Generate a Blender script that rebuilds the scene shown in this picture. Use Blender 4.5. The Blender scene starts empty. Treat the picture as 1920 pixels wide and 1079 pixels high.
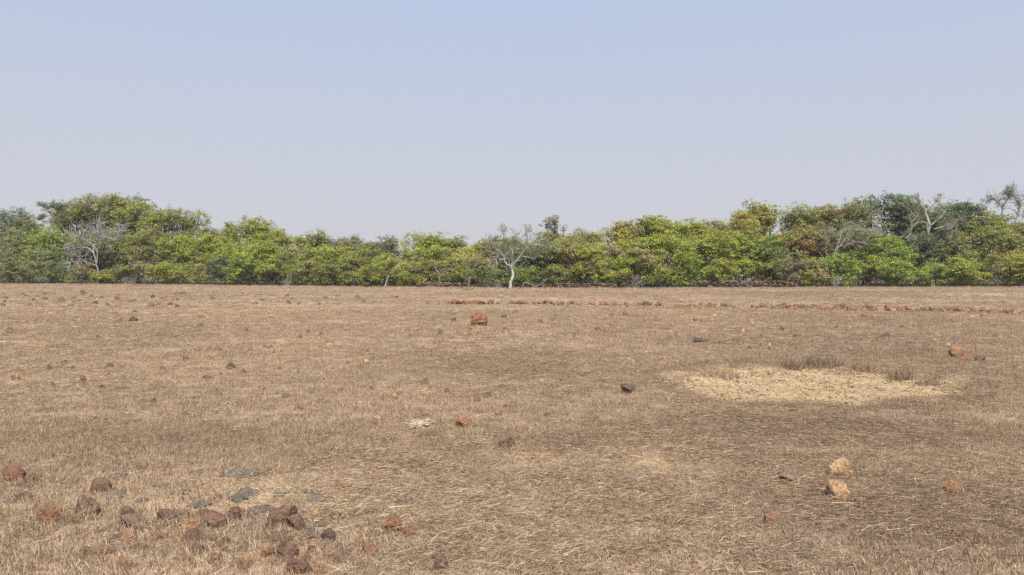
import bpy, math, random
import numpy as np

# ------------------------------------------------------------------ camera, sky, sun, exposure
S = bpy.context.scene
C = S.collection
FPX = 1400.0          # focal length in pixels of a 1920 px wide frame
HORIZON = 510.0
EYE = 1.6
PITCH = math.atan((539.5 - HORIZON) / FPX)

cam_d = bpy.data.cameras.new('camera')
cam_d.sensor_width = 36.0
cam_d.lens = 36.0 * FPX / 1920.0
cam_d.clip_start = 0.05
cam_d.clip_end = 6000.0
cam = bpy.data.objects.new('camera', cam_d)
C.objects.link(cam)
cam.location = (0, 0, EYE)
cam.rotation_euler = (math.pi / 2 - PITCH, 0, 0)
S.camera = cam

SUN_EL, SUN_AZ = math.radians(55), math.radians(172)     # azimuth clockwise from +Y: behind the camera
W = bpy.data.worlds.new('World')
S.world = W
W.use_nodes = True
wn = W.node_tree
bg = wn.nodes['Background']
sky = wn.nodes.new('ShaderNodeTexSky')
sky.sky_type = 'NISHITA'
sky.sun_disc = False
sky.sun_elevation = SUN_EL
sky.sun_rotation = SUN_AZ
sky.air_density = 1.0
sky.dust_density = 3.0
sky.ozone_density = 2.0
sky.altitude = 50
bg.inputs['Strength'].default_value = 0.15
# dry season dust veil: the whole sky is washed towards a pale lavender grey, more so low down
tc = wn.nodes.new('ShaderNodeTexCoord')
sep = wn.nodes.new('ShaderNodeSeparateXYZ')
wn.links.new(tc.outputs['Generated'], sep.inputs[0])
rmp = wn.nodes.new('ShaderNodeValToRGB')
rmp.color_ramp.interpolation = 'EASE'
rmp.color_ramp.elements[0].position = 0.0
rmp.color_ramp.elements[0].color = (0.45, 0.44, 0.475, 1)
rmp.color_ramp.elements[1].position = 0.75
rmp.color_ramp.elements[1].color = (0.29, 0.39, 0.575, 1)
e = rmp.color_ramp.elements.new(0.14); e.color = (0.43, 0.43, 0.485, 1)
e = rmp.color_ramp.elements.new(0.36); e.color = (0.385, 0.437, 0.565, 1)
wn.links.new(sep.outputs['Z'], rmp.inputs[0])
scl = wn.nodes.new('ShaderNodeVectorMath'); scl.operation = 'SCALE'
scl.inputs['Scale'].default_value = 1 / 0.15
wn.links.new(rmp.outputs[0], scl.inputs[0])
mixw = wn.nodes.new('ShaderNodeMix'); mixw.data_type = 'RGBA'
mixw.inputs['Factor'].default_value = 0.85
wn.links.new(sky.outputs[0], mixw.inputs['A'])
wn.links.new(scl.outputs[0], mixw.inputs['B'])
wn.links.new(mixw.outputs['Result'], bg.inputs['Color'])

sun_d = bpy.data.lights.new('sun', 'SUN')
sun_d.energy = 5.0
sun_d.angle = math.radians(0.53)
sun_d.color = (1.0, 0.95, 0.87)
sun = bpy.data.objects.new('sun', sun_d)
C.objects.link(sun)
sun.location = (0, -20, 30)
sun.rotation_euler = (math.pi / 2 - SUN_EL, 0, math.pi - SUN_AZ)

S.view_settings.view_transform = 'Standard'
S.view_settings.look = 'None'
S.view_settings.exposure = 0.45
S.view_settings.gamma = 1.0
S.view_settings.use_curve_mapping = False
S.cycles.use_denoising = False
S.cycles.max_bounces = 6
S.cycles.diffuse_bounces = 3
S.cycles.transparent_max_bounces = 8

random.seed(7)
R = np.random.default_rng(11)

# ------------------------------------------------------------------ small helpers
def tag(o, label=None, cat=None, group=None, kind=None):
    if label: o['label'] = label
    if cat: o['category'] = cat
    if group: o['group'] = group
    if kind: o['kind'] = kind
    return o

def link(name, me, mat=None, parent=None, loc=None):
    o = bpy.data.objects.new(name, me)
    C.objects.link(o)
    if mat is not None and me is not None and not me.materials:
        me.materials.append(mat)
    if parent: o.parent = parent
    if loc is not None: o.location = loc
    return o

def empty(name, loc, label, cat, group=None):
    o = bpy.data.objects.new(name, None)
    o.empty_display_size = 0.2
    C.objects.link(o)
    o.location = loc
    return tag(o, label, cat, group)

def mesh_np(name, V, F, smooth=False, colors=None, cname='tint'):
    """V (n,3); F (m,3) or (m,4) int array, or a list of such arrays."""
    Fs = F if isinstance(F, list) else [F]
    Fs = [np.asarray(f, dtype=np.int32) for f in Fs if len(f)]
    me = bpy.data.meshes.new(name)
    me.vertices.add(len(V))
    me.vertices.foreach_set('co', np.asarray(V, dtype=np.float32).ravel())
    idx = np.concatenate([f.ravel() for f in Fs])
    starts, s = [], 0
    for f in Fs:
        starts.append(s + np.arange(len(f)) * f.shape[1]); s += f.size
    starts = np.concatenate(starts).astype(np.int32)
    me.loops.add(len(idx))
    me.loops.foreach_set('vertex_index', idx.astype(np.int32))
    me.polygons.add(len(starts))
    me.polygons.foreach_set('loop_start', starts)
    me.polygons.foreach_set('use_smooth', np.full(len(starts), smooth, dtype=bool))
    me.update(calc_edges=True)
    if colors is not None:
        a = me.attributes.new(cname, 'FLOAT_COLOR', 'POINT')
        col = np.ones((len(V), 4), dtype=np.float32); col[:, :3] = colors
        a.data.foreach_set('color', col.ravel())
    return me

def hash2(ix, iy, seed):
    h = (ix * 374761393 + iy * 668265263 + seed * 974711) & 0x7fffffff
    h = ((h ^ (h >> 13)) * 1274126177) & 0x7fffffff
    return ((h ^ (h >> 16)) & 0xffff) / 65535.0

def vnoise(x, y, seed=0):
    x = np.asarray(x, float); y = np.asarray(y, float)
    ix = np.floor(x).astype(np.int64); iy = np.floor(y).astype(np.int64)
    fx, fy = x - ix, y - iy
    fx = fx * fx * (3 - 2 * fx); fy = fy * fy * (3 - 2 * fy)
    a, b = hash2(ix, iy, seed), hash2(ix + 1, iy, seed)
    c, d = hash2(ix, iy + 1, seed), hash2(ix + 1, iy + 1, seed)
    return (a * (1 - fx) + b * fx) * (1 - fy) + (c * (1 - fx) + d * fx) * fy

def fbm(x, y, seed=0, octv=4):
    s, a, t = 0.0, 1.0, 0.0
    for k in range(octv):
        s = s + a * vnoise(x * 2 ** k, y * 2 ** k, seed + k * 17); t += a; a *= .5
    return s / t

# the pit of bare mud
PX, PY, PRX, PRY = 4.28, 10.75, 1.95, 1.85
def pit_r(x, y):
    dx, dy = (x - PX) / PRX, (y - PY) / PRY
    th = np.arctan2(dy, dx)
    wob = 1 + .10 * np.sin(2 * th + .6) + .07 * np.sin(3 * th + 2) + .05 * np.sin(7 * th) + .04 * np.sin(11 * th + 1)
    return np.hypot(dx, dy) / wob

def ground_z(x, y):
    x = np.asarray(x, float); y = np.asarray(y, float)
    z = .07 * (fbm(x * .18, y * .18, 3, 3) - .5) + .05 * (fbm(x * .9, y * .9, 5, 3) - .5)
    far = np.clip((np.hypot(x, y) - 150) / 400, 0, 1)
    z = z * (1 - far)
    r = pit_r(x, y)
    z = z * np.clip(r - .3, .15, 1) - .13 * np.clip(1.15 - r, 0, 1) ** .7 * (r < 1.15)
    z = z + .035 * np.exp(-((r - 1.22) / .13) ** 2)
    return z

def gz(x, y): return float(ground_z(np.array([x]), np.array([y]))[0])

def at(px, py):
    """the point of the flat ground seen at pixel (px, py) of the 1920x1079 photograph"""
    a, b = (px - 960) / FPX, -(py - 539.5) / FPX
    dy = math.cos(PITCH) + b * math.sin(PITCH)
    dz = -math.sin(PITCH) + b * math.cos(PITCH)
    t = EYE / -dz
    return a * t, dy * t

def pxm(y): return y / FPX      # metres per photograph pixel at distance y

# ------------------------------------------------------------------ materials
def new_mat(name):
    m = bpy.data.materials.new(name)
    m.use_nodes = True
    nt = m.node_tree
    for n in list(nt.nodes): nt.nodes.remove(n)
    out = nt.nodes.new('ShaderNodeOutputMaterial')
    return m, nt, out

def N(nt, typ, **kw):
    n = nt.nodes.new(typ)
    for k, v in kw.items():
        if k.startswith('i_'): n.inputs[k[2:].replace('_', ' ')].default_value = v
        else: setattr(n, k, v)
    return n

def noise(nt, vec, scale, detail=3, rough=.55):
    n = N(nt, 'ShaderNodeTexNoise'); n.inputs['Scale'].default_value = scale
    n.inputs['Detail'].default_value = detail; n.inputs['Roughness'].default_value = rough
    nt.links.new(vec, n.inputs['Vector'])
    return n.outputs['Fac']

def ramp(nt, fac, stops):
    r = N(nt, 'ShaderNodeValToRGB')
    el = r.color_ramp.elements
    while len(el) < len(stops): el.new(.5)
    for k, (p, c) in enumerate(stops):
        el[k].position = p
        el[k].color = (c, c, c, 1) if isinstance(c, (int, float)) else (*c, 1)
    nt.links.new(fac, r.inputs[0])
    return r.outputs[0]

def mix(nt, fac, a, b, blend='MIX'):
    n = N(nt, 'ShaderNodeMix', data_type='RGBA', blend_type=blend)
    for sock, v in (('Factor', fac), ('A', a), ('B', b)):
        if hasattr(v, 'is_linked'): nt.links.new(v, n.inputs[sock])
        elif sock == 'Factor': n.inputs[sock].default_value = v
        else: n.inputs[sock].default_value = (*v, 1)
    return n.outputs['Result']

def mathn(nt, op, a, b=0.0, clamp=False):
    n = N(nt, 'ShaderNodeMath', operation=op, use_clamp=clamp)
    for k, v in enumerate((a, b)):
        if hasattr(v, 'is_linked'): nt.links.new(v, n.inputs[k])
        else: n.inputs[k].default_value = v
    return n.outputs[0]

def attr(nt, name, typ='GEOMETRY', out='Fac'):
    n = N(nt, 'ShaderNodeAttribute', attribute_name=name, attribute_type=typ)
    return n.outputs[out]

def principled(nt, out, color, rough=.9, spec=.1, normal=None):
    p = N(nt, 'ShaderNodeBsdfPrincipled')
    if hasattr(color, 'is_linked'): nt.links.new(color, p.inputs['Base Color'])
    else: p.inputs['Base Color'].default_value = (*color, 1)
    p.inputs['Roughness'].default_value = rough
    p.inputs['Specular IOR Level'].default_value = spec
    if normal is not None: nt.links.new(normal, p.inputs['Normal'])
    nt.links.new(p.outputs[0], out.inputs['Surface'])
    return p

def bump(nt, h, strength, dist):
    b = N(nt, 'ShaderNodeBump'); b.inputs['Strength'].default_value = strength
    b.inputs['Distance'].default_value = dist
    nt.links.new(h, b.inputs['Height'])
    return b.outputs[0]

STRAW_A, STRAW_B = (.425, .303, .198), (.295, .209, .148)      # pale straw, weathered straw
STRAW_C = (.225, .160, .114)                                   # dark matted straw
SOIL = (.50, .36, .215)

def mat_ground():
    m, nt, out = new_mat('dry_field')
    pos = N(nt, 'ShaderNodeNewGeometry').outputs['Position']
    mp = N(nt, 'ShaderNodeMapping'); mp.inputs['Scale'].default_value = (.45, 1, 1)
    nt.links.new(pos, mp.inputs[0])
    big = noise(nt, pos, .13, 4, .6)
    streak = noise(nt, mp.outputs[0], 1.1, 5, .65)
    fine = noise(nt, pos, 14, 5, .75)
    grit = noise(nt, pos, 60, 3, .8)
    c = mix(nt, ramp(nt, big, [(.35, 0.), (.65, 1.)]), STRAW_A, STRAW_B)
    c = mix(nt, ramp(nt, streak, [(.42, 0.), (.68, .8)]), c, STRAW_C)
    c = mix(nt, ramp(nt, streak, [(.28, .55), (.42, 0.)]), c, (.44, .34, .21))
    c = mix(nt, mathn(nt, 'MULTIPLY', attr(nt, 'matted'), .9), c, STRAW_C)
    c = mix(nt, attr(nt, 'soil'), c, SOIL)
    red = noise(nt, pos, .55, 5, .7)
    c = mix(nt, ramp(nt, red, [(.62, 0.), (.74, .35)]), c, (.30, .15, .085))
    c = mix(nt, attr(nt, 'under_trees'), c, (.115, .085, .060))  # darker brown ground from the edge of the wood backwards
    c = mix(nt, .75, c, ramp(nt, fine, [(.3, .55), (.5, .95), (.7, 1.4)]), 'MULTIPLY')
    c = mix(nt, .7, c, ramp(nt, grit, [(.3, .5), (.5, .95), (.7, 1.5)]), 'MULTIPLY')
    h = mathn(nt, 'ADD', fine, mathn(nt, 'MULTIPLY', grit, .5))
    principled(nt, out, c, .95, .05, bump(nt, h, .8, .04))
    return m

def mat_grass():
    m, nt, out = new_mat('dry_straw')
    pos = N(nt, 'ShaderNodeNewGeometry').outputs['Position']
    big = noise(nt, pos, .13, 4, .6)
    oi = N(nt, 'ShaderNodeObjectInfo')
    tint = attr(nt, 'tint', out='Color')
    c = mix(nt, ramp(nt, big, [(.35, 0.), (.65, .6)]), tint, mix(nt, .75, tint, (.72, .68, .66), 'MULTIPLY'))
    mm = attr(nt, 'matted', 'INSTANCER')
    c = mix(nt, mathn(nt, 'MULTIPLY', mm, .9, True), c, mix(nt, 1, tint, (.68, .64, .62), 'MULTIPLY'))
    c = mix(nt, .6, c, ramp(nt, oi.outputs['Random'], [(0, .6), (.5, 1.), (1, 1.35)]), 'MULTIPLY')
    d = N(nt, 'ShaderNodeBsdfDiffuse'); nt.links.new(c, d.inputs[0])
    t = N(nt, 'ShaderNodeBsdfTranslucent'); nt.links.new(c, t.inputs[0])
    mx = N(nt, 'ShaderNodeMixShader'); mx.inputs[0].default_value = .25
    nt.links.new(d.outputs[0], mx.inputs[1]); nt.links.new(t.outputs[0], mx.inputs[2])
    nt.links.new(mx.outputs[0], out.inputs['Surface'])
    return m

def mat_leaf():
    m, nt, out = new_mat('foliage')
    c = attr(nt, 'tint', out='Color')
    p = N(nt, 'ShaderNodeBsdfPrincipled')
    nt.links.new(c, p.inputs['Base Color']); p.inputs['Roughness'].default_value = .55
    p.inputs['Specular IOR Level'].default_value = .12
    t = N(nt, 'ShaderNodeBsdfTranslucent')
    nt.links.new(mix(nt, .8, c, (1.25, 1.15, .5), 'MULTIPLY'), t.inputs[0])
    mx = N(nt, 'ShaderNodeMixShader'); mx.inputs[0].default_value = .36
    nt.links.new(p.outputs[0], mx.inputs[1]); nt.links.new(t.outputs[0], mx.inputs[2])
    nt.links.new(mx.outputs[0], out.inputs['Surface'])
    return m

def mat_bark(name, a, b):
    m, nt, out = new_mat(name)
    pos = N(nt, 'ShaderNodeNewGeometry').outputs['Position']
    mp = N(nt, 'ShaderNodeMapping'); mp.inputs['Scale'].default_value = (1, 1, .35)
    nt.links.new(pos, mp.inputs[0])
    f = noise(nt, mp.outputs[0], 7, 5, .7)
    c = mix(nt, ramp(nt, f, [(.38, 0.), (.62, 1.)]), a, b)
    principled(nt, out, c, .9, .1, bump(nt, noise(nt, mp.outputs[0], 25, 4), .6, .03))
    return m

def mat_stone():
    m, nt, out = new_mat('laterite')
    v = N(nt, 'ShaderNodeNewGeometry').outputs['Position']
    oi = N(nt, 'ShaderNodeObjectInfo')
    base = oi.outputs['Color']
    blot = noise(nt, v, 9, 5, .7)
    fine = noise(nt, v, 55, 5, .75)
    vor = N(nt, 'ShaderNodeTexVoronoi'); vor.inputs['Scale'].default_value = 38
    nt.links.new(v, vor.inputs['Vector'])
    c = mix(nt, ramp(nt, blot, [(.45, 0.), (.62, .75)]), base, mix(nt, 1, base, (1.5, 1.55, 1.35), 'MULTIPLY'))
    c = mix(nt, ramp(nt, blot, [(.3, .7), (.45, 0.)]), c, mix(nt, 1, base, (.68, .62, .64), 'MULTIPLY'))
    c = mix(nt, .8, c, ramp(nt, fine, [(.3, .7), (.5, 1.05), (.72, 1.45)]), 'MULTIPLY')
    pit = noise(nt, v, 30, 4, .7)
    c = mix(nt, ramp(nt, pit, [(.36, .8), (.44, 0.)]), c, mix(nt, 1, base, (.5, .44, .43), 'MULTIPLY'))
    c = mix(nt, ramp(nt, pit, [(.60, 0.), (.70, .6)]), c, mix(nt, 1, base, (1.7, 1.6, 1.4), 'MULTIPLY'))
    h = mathn(nt, 'ADD', mathn(nt, 'MULTIPLY', vor.outputs['Distance'], .6), mathn(nt, 'ADD', fine, mathn(nt, 'MULTIPLY', pit, 1.5)))
    principled(nt, out, c, .95, .08, bump(nt, h, 1.0, .03))
    return m

def mat_mud():
    m, nt, out = new_mat('dried_mud')
    pos = N(nt, 'ShaderNodeNewGeometry').outputs['Position']
    a = noise(nt, pos, 2.2, 4, .6); b = noise(nt, pos, 18, 5, .75); g = noise(nt, pos, 70, 3, .7)
    c = mix(nt, ramp(nt, a, [(.35, 0.), (.65, 1.)]), (.50, .37, .222), (.405, .285, .162))
    c = mix(nt, .6, c, ramp(nt, b, [(.3, .6), (.5, 1.), (.7, 1.25)]), 'MULTIPLY')
    vor = N(nt, 'ShaderNodeTexVoronoi', feature='DISTANCE_TO_EDGE'); vor.inputs['Scale'].default_value = 7
    nt.links.new(pos, vor.inputs['Vector'])
    crack = ramp(nt, vor.outputs['Distance'], [(0, 0.), (.06, 1.)])
    h = mathn(nt, 'ADD', mathn(nt, 'MULTIPLY', crack, .7), mathn(nt, 'ADD', b, mathn(nt, 'MULTIPLY', g, .4)))
    principled(nt, out, c, .95, .05, bump(nt, h, .9, .05))
    return m

M_GROUND, M_GRASS, M_LEAF, M_STONE, M_MUD = mat_ground(), mat_grass(), mat_leaf(), mat_stone(), mat_mud()
M_BARK = mat_bark('grey_bark', (.15, .125, .10), (.085, .068, .055))
M_PALE = mat_bark('pale_bark', (.39, .365, .34), (.22, .195, .175))
M_WHITE = mat_bark('white_flaking_bark', (.42, .39, .36), (.15, .125, .11))

# ------------------------------------------------------------------ ground
def blob(x, y, px, py, rx, ry):
    """soft patch of ground; centre and radii given as seen, turned into metres where it lies"""
    cx, cy = at(px, py)
    _, yn = at(px, py + ry); _, yf = at(px, py - ry)
    return np.exp(-(((x - cx) / (rx * pxm(cy))) ** 2 + ((y - cy) / ((yf - yn) / 2)) ** 2))

SOILS = [(430, 925, 230, 42, .65), (640, 905, 150, 30, .4), (1210, 868, 120, 20, .5), (1010, 870, 110, 22, .5), (380, 590, 130, 9, .6),
         (1330, 910, 60, 18, .4), (150, 955, 90, 20, .35), (560, 1000, 140, 30, .3), (1180, 1000, 60, 20, .25),
         (70, 650, 120, 30, .2), (300, 700, 260, 40, .25), (985, 625, 40, 4, .7), (200, 588, 260, 4, .6), (470, 640, 130, 5, .5), (1850, 552, 90, 3, .8), (1000, 561, 160, 2.5, .6), (560, 556, 120, 2, .5),
         (1880, 785, 100, 8, .3), (560, 605, 160, 4, .35), (1330, 596, 60, 3, .5), (760, 720, 200, 14, .25), (1550, 845, 160, 10, .3)]
MATS = [(400, 828, 420, 36, .55), (900, 690, 200, 30, .45), (1700, 960, 300, 80, .8), (1500, 800, 340, 40, .75),
        (1640, 660, 330, 45, .55), (1150, 1000, 90, 40, .4), (1300, 640, 120, 8, .6), (1480, 1040, 110, 30, .5),
        (1500, 552, 260, 5, .6), (1200, 553, 140, 4, .5), (1900, 720, 160, 60, .45), (820, 1040, 60, 30, .3), (620, 560, 200, 5, .35), (1100, 830, 120, 20, .35)]

def fields(x, y):
    so = np.zeros_like(x); ma = np.zeros_like(x)
    for px, py, rx, ry, a in SOILS: so = np.maximum(so, a * blob(x, y, px, py, rx, ry))
    for px, py, rx, ry, a in MATS: ma = np.maximum(ma, a * blob(x, y, px, py, rx, ry))
    n = fbm(x * .8, y * .8, 71, 4)
    so = np.clip(so * (.3 + 1.4 * n), 0, 1)
    ma = np.clip(ma * (.4 + 1.2 * n), 0, 1)
    return so, ma

def axis(lo, hi, step, far, grow=1.12):
    a = list(np.arange(lo, hi + 1e-6, step))
    s = step
    while a[-1] < far: s *= grow; a.append(a[-1] + s)
    s = step
    while a[0] > -far: s *= grow; a.insert(0, a[0] - s)
    return np.array(a)

gx, gy = axis(-12, 12, .1, 1500), axis(2, 24, .1, 1500)
X, Y = np.meshgrid(gx, gy)
Z = ground_z(X.ravel(), Y.ravel())
V = np.stack([X.ravel(), Y.ravel(), Z], 1)
nx, ny = len(gx), len(gy)
i = np.arange(ny - 1)[:, None] * nx + np.arange(nx - 1)[None]
F = np.stack([i, i + 1, i + 1 + nx, i + nx], -1).reshape(-1, 4)
me = mesh_np('ground', V, F, True)
so, ma = fields(X.ravel(), Y.ravel())
so = np.maximum(so, .9 * np.exp(-((pit_r(X.ravel(), Y.ravel()) - .95) / .16) ** 2) * np.clip(2.2 * fbm(X.ravel() * 2, Y.ravel() * 2, 45, 3) - .4, 0, 1))
fx = X.ravel() / np.maximum(Y.ravel(), 1) * FPX + 960
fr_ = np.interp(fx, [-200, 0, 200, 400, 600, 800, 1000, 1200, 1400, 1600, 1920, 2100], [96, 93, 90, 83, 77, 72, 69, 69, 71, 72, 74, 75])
ut_ = np.clip((Y.ravel() - fr_ - .3) / 1.5, 0, 1)  # fades in just behind the front line of the trees
for nm, arr in (('soil', so), ('matted', ma), ('under_trees', ut_)):
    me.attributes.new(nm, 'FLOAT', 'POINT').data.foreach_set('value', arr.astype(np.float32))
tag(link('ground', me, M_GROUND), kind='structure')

# bare mud in the pit: a sheet just above the ground, ragged where the grass begins
n = 240
gxx, gyy = np.meshgrid(np.linspace(PX - 2.6, PX + 2.6, n), np.linspace(PY - 2.4, PY + 2.4, n))
rr = pit_r(gxx, gyy) + .22 * (fbm(gxx * 2.6, gyy * 2.6, 41, 4) - .5)
zz = ground_z(gxx.ravel(), gyy.ravel()).reshape(n, n) + .004 + .035 * np.clip(1.05 - rr, 0, 1) ** .5 * fbm(gxx * 5, gyy * 5, 9, 4)
hole = np.clip((fbm(gxx * 4.5, gyy * 4.5, 61, 2) - .70) * 12, 0, 1) + np.clip((fbm(gxx * 9, gyy * 9, 63, 2) - .72) * 10, 0, 1) * .6
zz = zz + .03 * (fbm(gxx * 9, gyy * 9, 65, 3) - .5) - .07 * hole
zz = np.where(rr > 1.0, zz - .05, zz)
V = np.stack([gxx.ravel(), gyy.ravel(), zz.ravel()], 1)
i = np.arange(n - 1)[:, None] * n + np.arange(n - 1)[None]
F = np.stack([i, i + 1, i + 1 + n, i + n], -1).reshape(-1, 4)
F = F[(rr.ravel()[F].min(1) < 1.02)]
tag(link('mud_patch', mesh_np('mud_patch', V, F, True), M_MUD), kind='structure')

# ------------------------------------------------------------------ stones (prototype meshes)
def ico(sub):
    import bmesh
    bm = bmesh.new()
    bmesh.ops.create_icosphere(bm, subdivisions=sub, radius=1.0)
    V = np.array([v.co[:] for v in bm.verts]); F = np.array([[v.index for v in f.verts] for f in bm.faces])
    bm.free()
    return V, F
ICO = {s: ico(s) for s in (1, 2, 3, 4, 5)}

def n3(P, f, seed):
    """cheap 3-D noise from three planes"""
    return (fbm(P[:, 0] * f + 9.1, P[:, 1] * f + 3.3, seed, 3) + fbm(P[:, 1] * f + 5.7, P[:, 2] * f + 8.8, seed + 5, 3) +
            fbm(P[:, 2] * f + 1.9, P[:, 0] * f + 6.1, seed + 9, 3)) / 3 - .5

def stone_verts(sub, seed, cuts=6, rough=.5, pits=.10, boxy=1.0):
    r = np.random.default_rng(seed)
    V, F = ICO[sub]
    P = V.copy()
    if boxy != 1.0:
        P = np.sign(P) * np.abs(P) ** boxy
    P = P * (1 + rough * n3(P + 20, 1.3, seed))[:, None]
    for k in range(cuts):                       # knock facets off
        d = r.normal(size=3); d /= np.linalg.norm(d)
        lim = r.uniform(.40, .78)
        s = P @ d
        P = P - np.outer(np.clip(s - lim, 0, None) * .82, d)
    P = P * (1 + pits * 2.4 * n3(P + 40, 4.5, seed + 3) + pits * 1.9 * n3(P + 60, 11.0, seed + 4))[:, None]
    lo, hi = P.min(0), P.max(0)
    P = (P - (lo + hi) / 2) / (hi - lo)         # unit box, centred
    return P, F

BIG = [mesh_np('stone', *stone_verts(4, 100 + k, 7, .55, .13), smooth=False) for k in range(10)]
MID = [mesh_np('stone', *stone_verts(3, 200 + k, 7, .6, .12), smooth=False) for k in range(10)]
SMALL = [mesh_np('stone', *stone_verts(2, 300 + k, 6, .6, .1), smooth=False) for k in range(8)]
FLAT = []
for k in range(6):
    P, F = stone_verts(4, 400 + k, 4, .9, .12)
    an = np.arctan2(P[:, 1], P[:, 0])
    w_ = 1 + .9 * (fbm(3 + 1.6 * np.cos(an), 3 + 1.6 * np.sin(an), 450 + k, 4) - .5) + .5 * (fbm(9 + 5 * np.cos(an), 9 + 5 * np.sin(an), 470 + k, 3) - .5)
    P[:, :2] *= w_[:, None]
    FLAT.append(mesh_np('rock', P, F, smooth=False))
BLOCK = [mesh_np('stone', *stone_verts(1, 500 + k, 3, .3, .1, .6), smooth=False) for k in range(10)]
for m_ in BIG + MID + SMALL + FLAT + BLOCK: m_.materials.append(M_STONE)

COL = dict(R=(.205, .124, .090), O=(.32, .180, .108), P=(.235, .155, .113), D=(.145, .102, .080), G=(.205, .165, .142), T=(.46, .285, .170),
           B=(.275, .135, .085), K=(.120, .088, .070))

def put_stone(name, me, px, py, w, h, col, label, cat, group=None, rz=None, depth=1.0, sink=.33, tilt=.25):
    x, y = at(px, py)
    m = pxm(y)
    wx = w * m
    # a top view foreshortens: the part of the height that is the stone's depth seen from above
    hz = max(h * m * .95, .02) + (.02 if y > 9 else 0)     # what the straw hides of it
    d = wx * depth
    y2 = y + d * .35
    o = bpy.data.objects.new(name, me)
    C.objects.link(o)
    rz = random.uniform(-.5, .5) if rz is None else rz
    if random.random() < .5 and rz is not None: rz += math.pi
    zt = hz / (1 - sink)
    o.scale = (wx, d, zt)
    o.rotation_euler = (random.uniform(-tilt, tilt) * .6, random.uniform(-tilt, tilt) * .6, rz)
    o.location = (x, y2, gz(x, y2) + zt * (.5 - sink))
    j = random.uniform(.88, 1.12)
    c = COL[col] if isinstance(col, str) else col
    o.color = (c[0] * j, c[1] * j, c[2] * j, 1)
    tag(o, label, cat, group)
    return o

# red boulder in the middle of the field
V, F = ICO[5]
P = np.stack([np.sign(V[:, k]) * np.abs(V[:, k]) ** (.74 if k < 2 else .92) for k in range(3)], 1)
P[:, 2] += np.where(P[:, 2] > 0, .42 * np.clip(1 - P[:, 0] ** 2 - P[:, 1] ** 2, 0, 1), 0)
P[:, :2] *= np.where(P[:, 2:3] < -.1, .97, 1.0)
P = P * (1 + .35 * n3(P + 11, 1.6, 901) + .55 * n3(P + 3, 4.0, 902) + .40 * n3(P + 7, 9, 903))[:, None]
crk = np.exp(-((P[:, 2] + .28 + .08 * np.sin(3 * P[:, 0] + 1)) / .05) ** 2)
P[:, :2] *= (1 - .16 * crk)[:, None]
crk = np.exp(-((P[:, 2] - .1 - .25 * np.sin(4 * P[:, 0])) / .04) ** 2)
P[:, :2] *= (1 - .09 * crk)[:, None]
lo, hi = P.min(0), P.max(0); P = (P - (lo + hi) / 2) / (hi - lo)
bx, by = at(898, 611)
mb = mesh_np('boulder', P, F, False); mb.materials.append(M_STONE)
o = link('boulder', mb)
o.scale = (33 * pxm(by), 31 * pxm(by), 29 * pxm(by))
o.location = (bx, by + .2, gz(bx, by) + .40 * o.scale[2])
o.color = (*COL['B'], 1)
tag(o, 'big squat red boulder standing alone in the middle of the field', 'boulder')

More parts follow.
